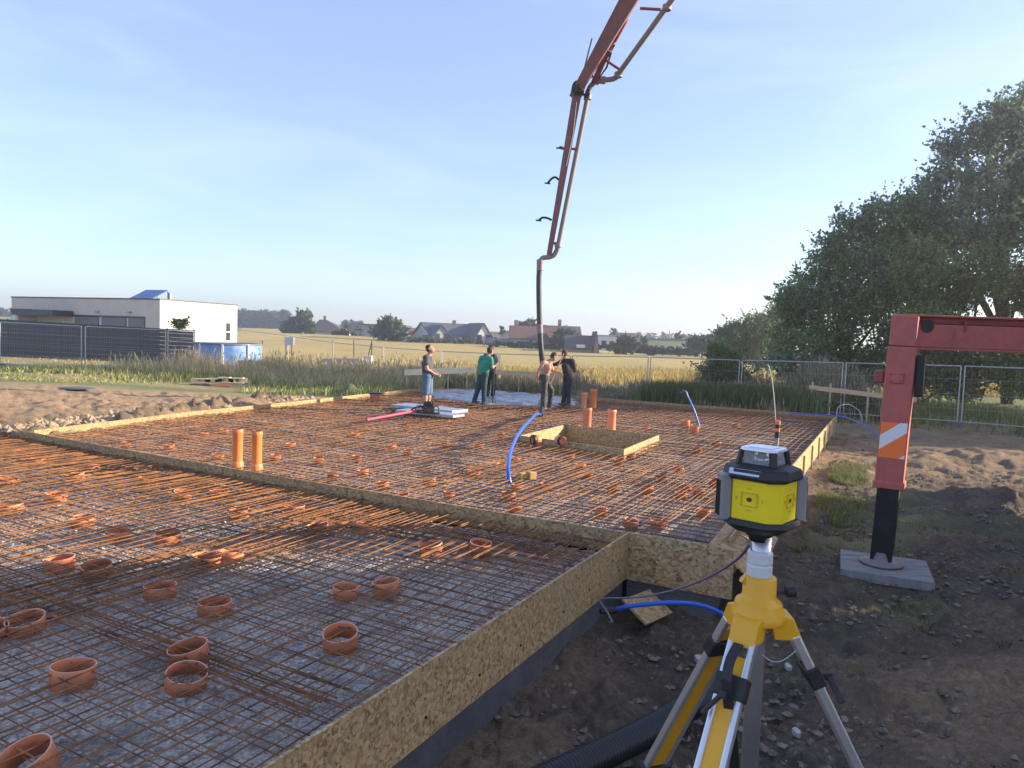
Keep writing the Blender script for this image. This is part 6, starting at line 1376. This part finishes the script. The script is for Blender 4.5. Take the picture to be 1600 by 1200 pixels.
P, L, zt_, zr, r_ = block('low brown roofed barn with a brick gable end', 886, 932, 545, 552, 140, 10, WA['brick'], 'gable_side', ROOFC['dark'], 525.5, tilt=0)
MB().hexa([P(L*.45+a, b-.5, z) for z in (zt_+.2, zt_+.8) for a, b in ((-.8, -.2), (.8, -.2), (.8, 1.2), (-.8, 1.2))]).build('skylight', mat('skylight_white', (.7,.72,.75), .3), r_)
gable(P, L*.86, L*1.05, -1.5, zt_-.6, zt_+3.2, WA['brick'], ROOFC['dark'], r_, 8, win=False, over=.3)
block('white boxy two storey house right of the brown barn', 936, 968, 526, 546, 165, 10, WA['white'], 'flat', WA['grey'], wins=[(.22, 1.4, .8, 1.6), (.62, 1.0, .8, 1.6)], over=.15)
block('grey flat building behind the round bright bush', 984, 1018, 527, 548, 175, 10, WA['grey'], 'flat', WA['grey'], wins=[(.3, 1.5, 1, 1.2), (.7, 1.5, 1, 1.2)], over=.3)
block('long grey roof showing above the white boxy house', 966, 992, 525, 548, 190, 10, mat('pale_mauve_wall', (.4,.37,.4), .9), 'gable_side', ROOFC['dark'], 521)
block('long yellow flat roofed building at the right end of the houses', 1016, 1074, 532, 546, 165, 10, WA['yellow'], 'flat', mat('olive_flat_roof', (.14,.14,.1), .8), wins=[(.3, .9, 1.0, .9), (.8, .9, 1.0, .9)], over=.5)
block('low shaded annex under the yellow flat building', 1010, 1084, 545, 556, 158, 6, WA['dk'], 'flat', WA['grey'], over=.4)
for i, (px, y0, Y) in enumerate(((757, 512, 150), (1121, 520, 120), (1046, 517, 170), (1011, 519, 170))):
    a = atY(px, y0, Y); b = atg(px, Y); mb = MB(); mb.tube([b-Vector((0,0,.3)), a], .09, 6); mb.build('utility_pole', mat('pole_grey', (.2,.19,.19), .8), label=['pole standing right of the blue grey roofed house', 'thin pole by the pale hazy tree', 'thin mast above the yellow flat building', 'thin mast left of the yellow flat building'][i], cat='pole')

# ================================================================== haze
hzb = MB(); hzb.box((0, 250, 14.5), (1700, 1300, 35)); 
hm = bpy.data.materials.new('thin_haze'); hm.use_nodes = True; hn = hm.node_tree; hn.nodes.remove(hn.nodes['Principled BSDF']); pv = hn.nodes.new('ShaderNodeVolumePrincipled')
pv.inputs['Color'].default_value = (.9, .93, 1, 1); pv.inputs['Density'].default_value = .0011; pv.inputs['Anisotropy'].default_value = .6
hn.links.new(pv.outputs[0], hn.nodes['Material Output'].inputs['Volume']); hzb.build('haze', hm, origin=(0, 250, 0), kind='stuff', label='thin pale morning haze over the fields', cat='haze')
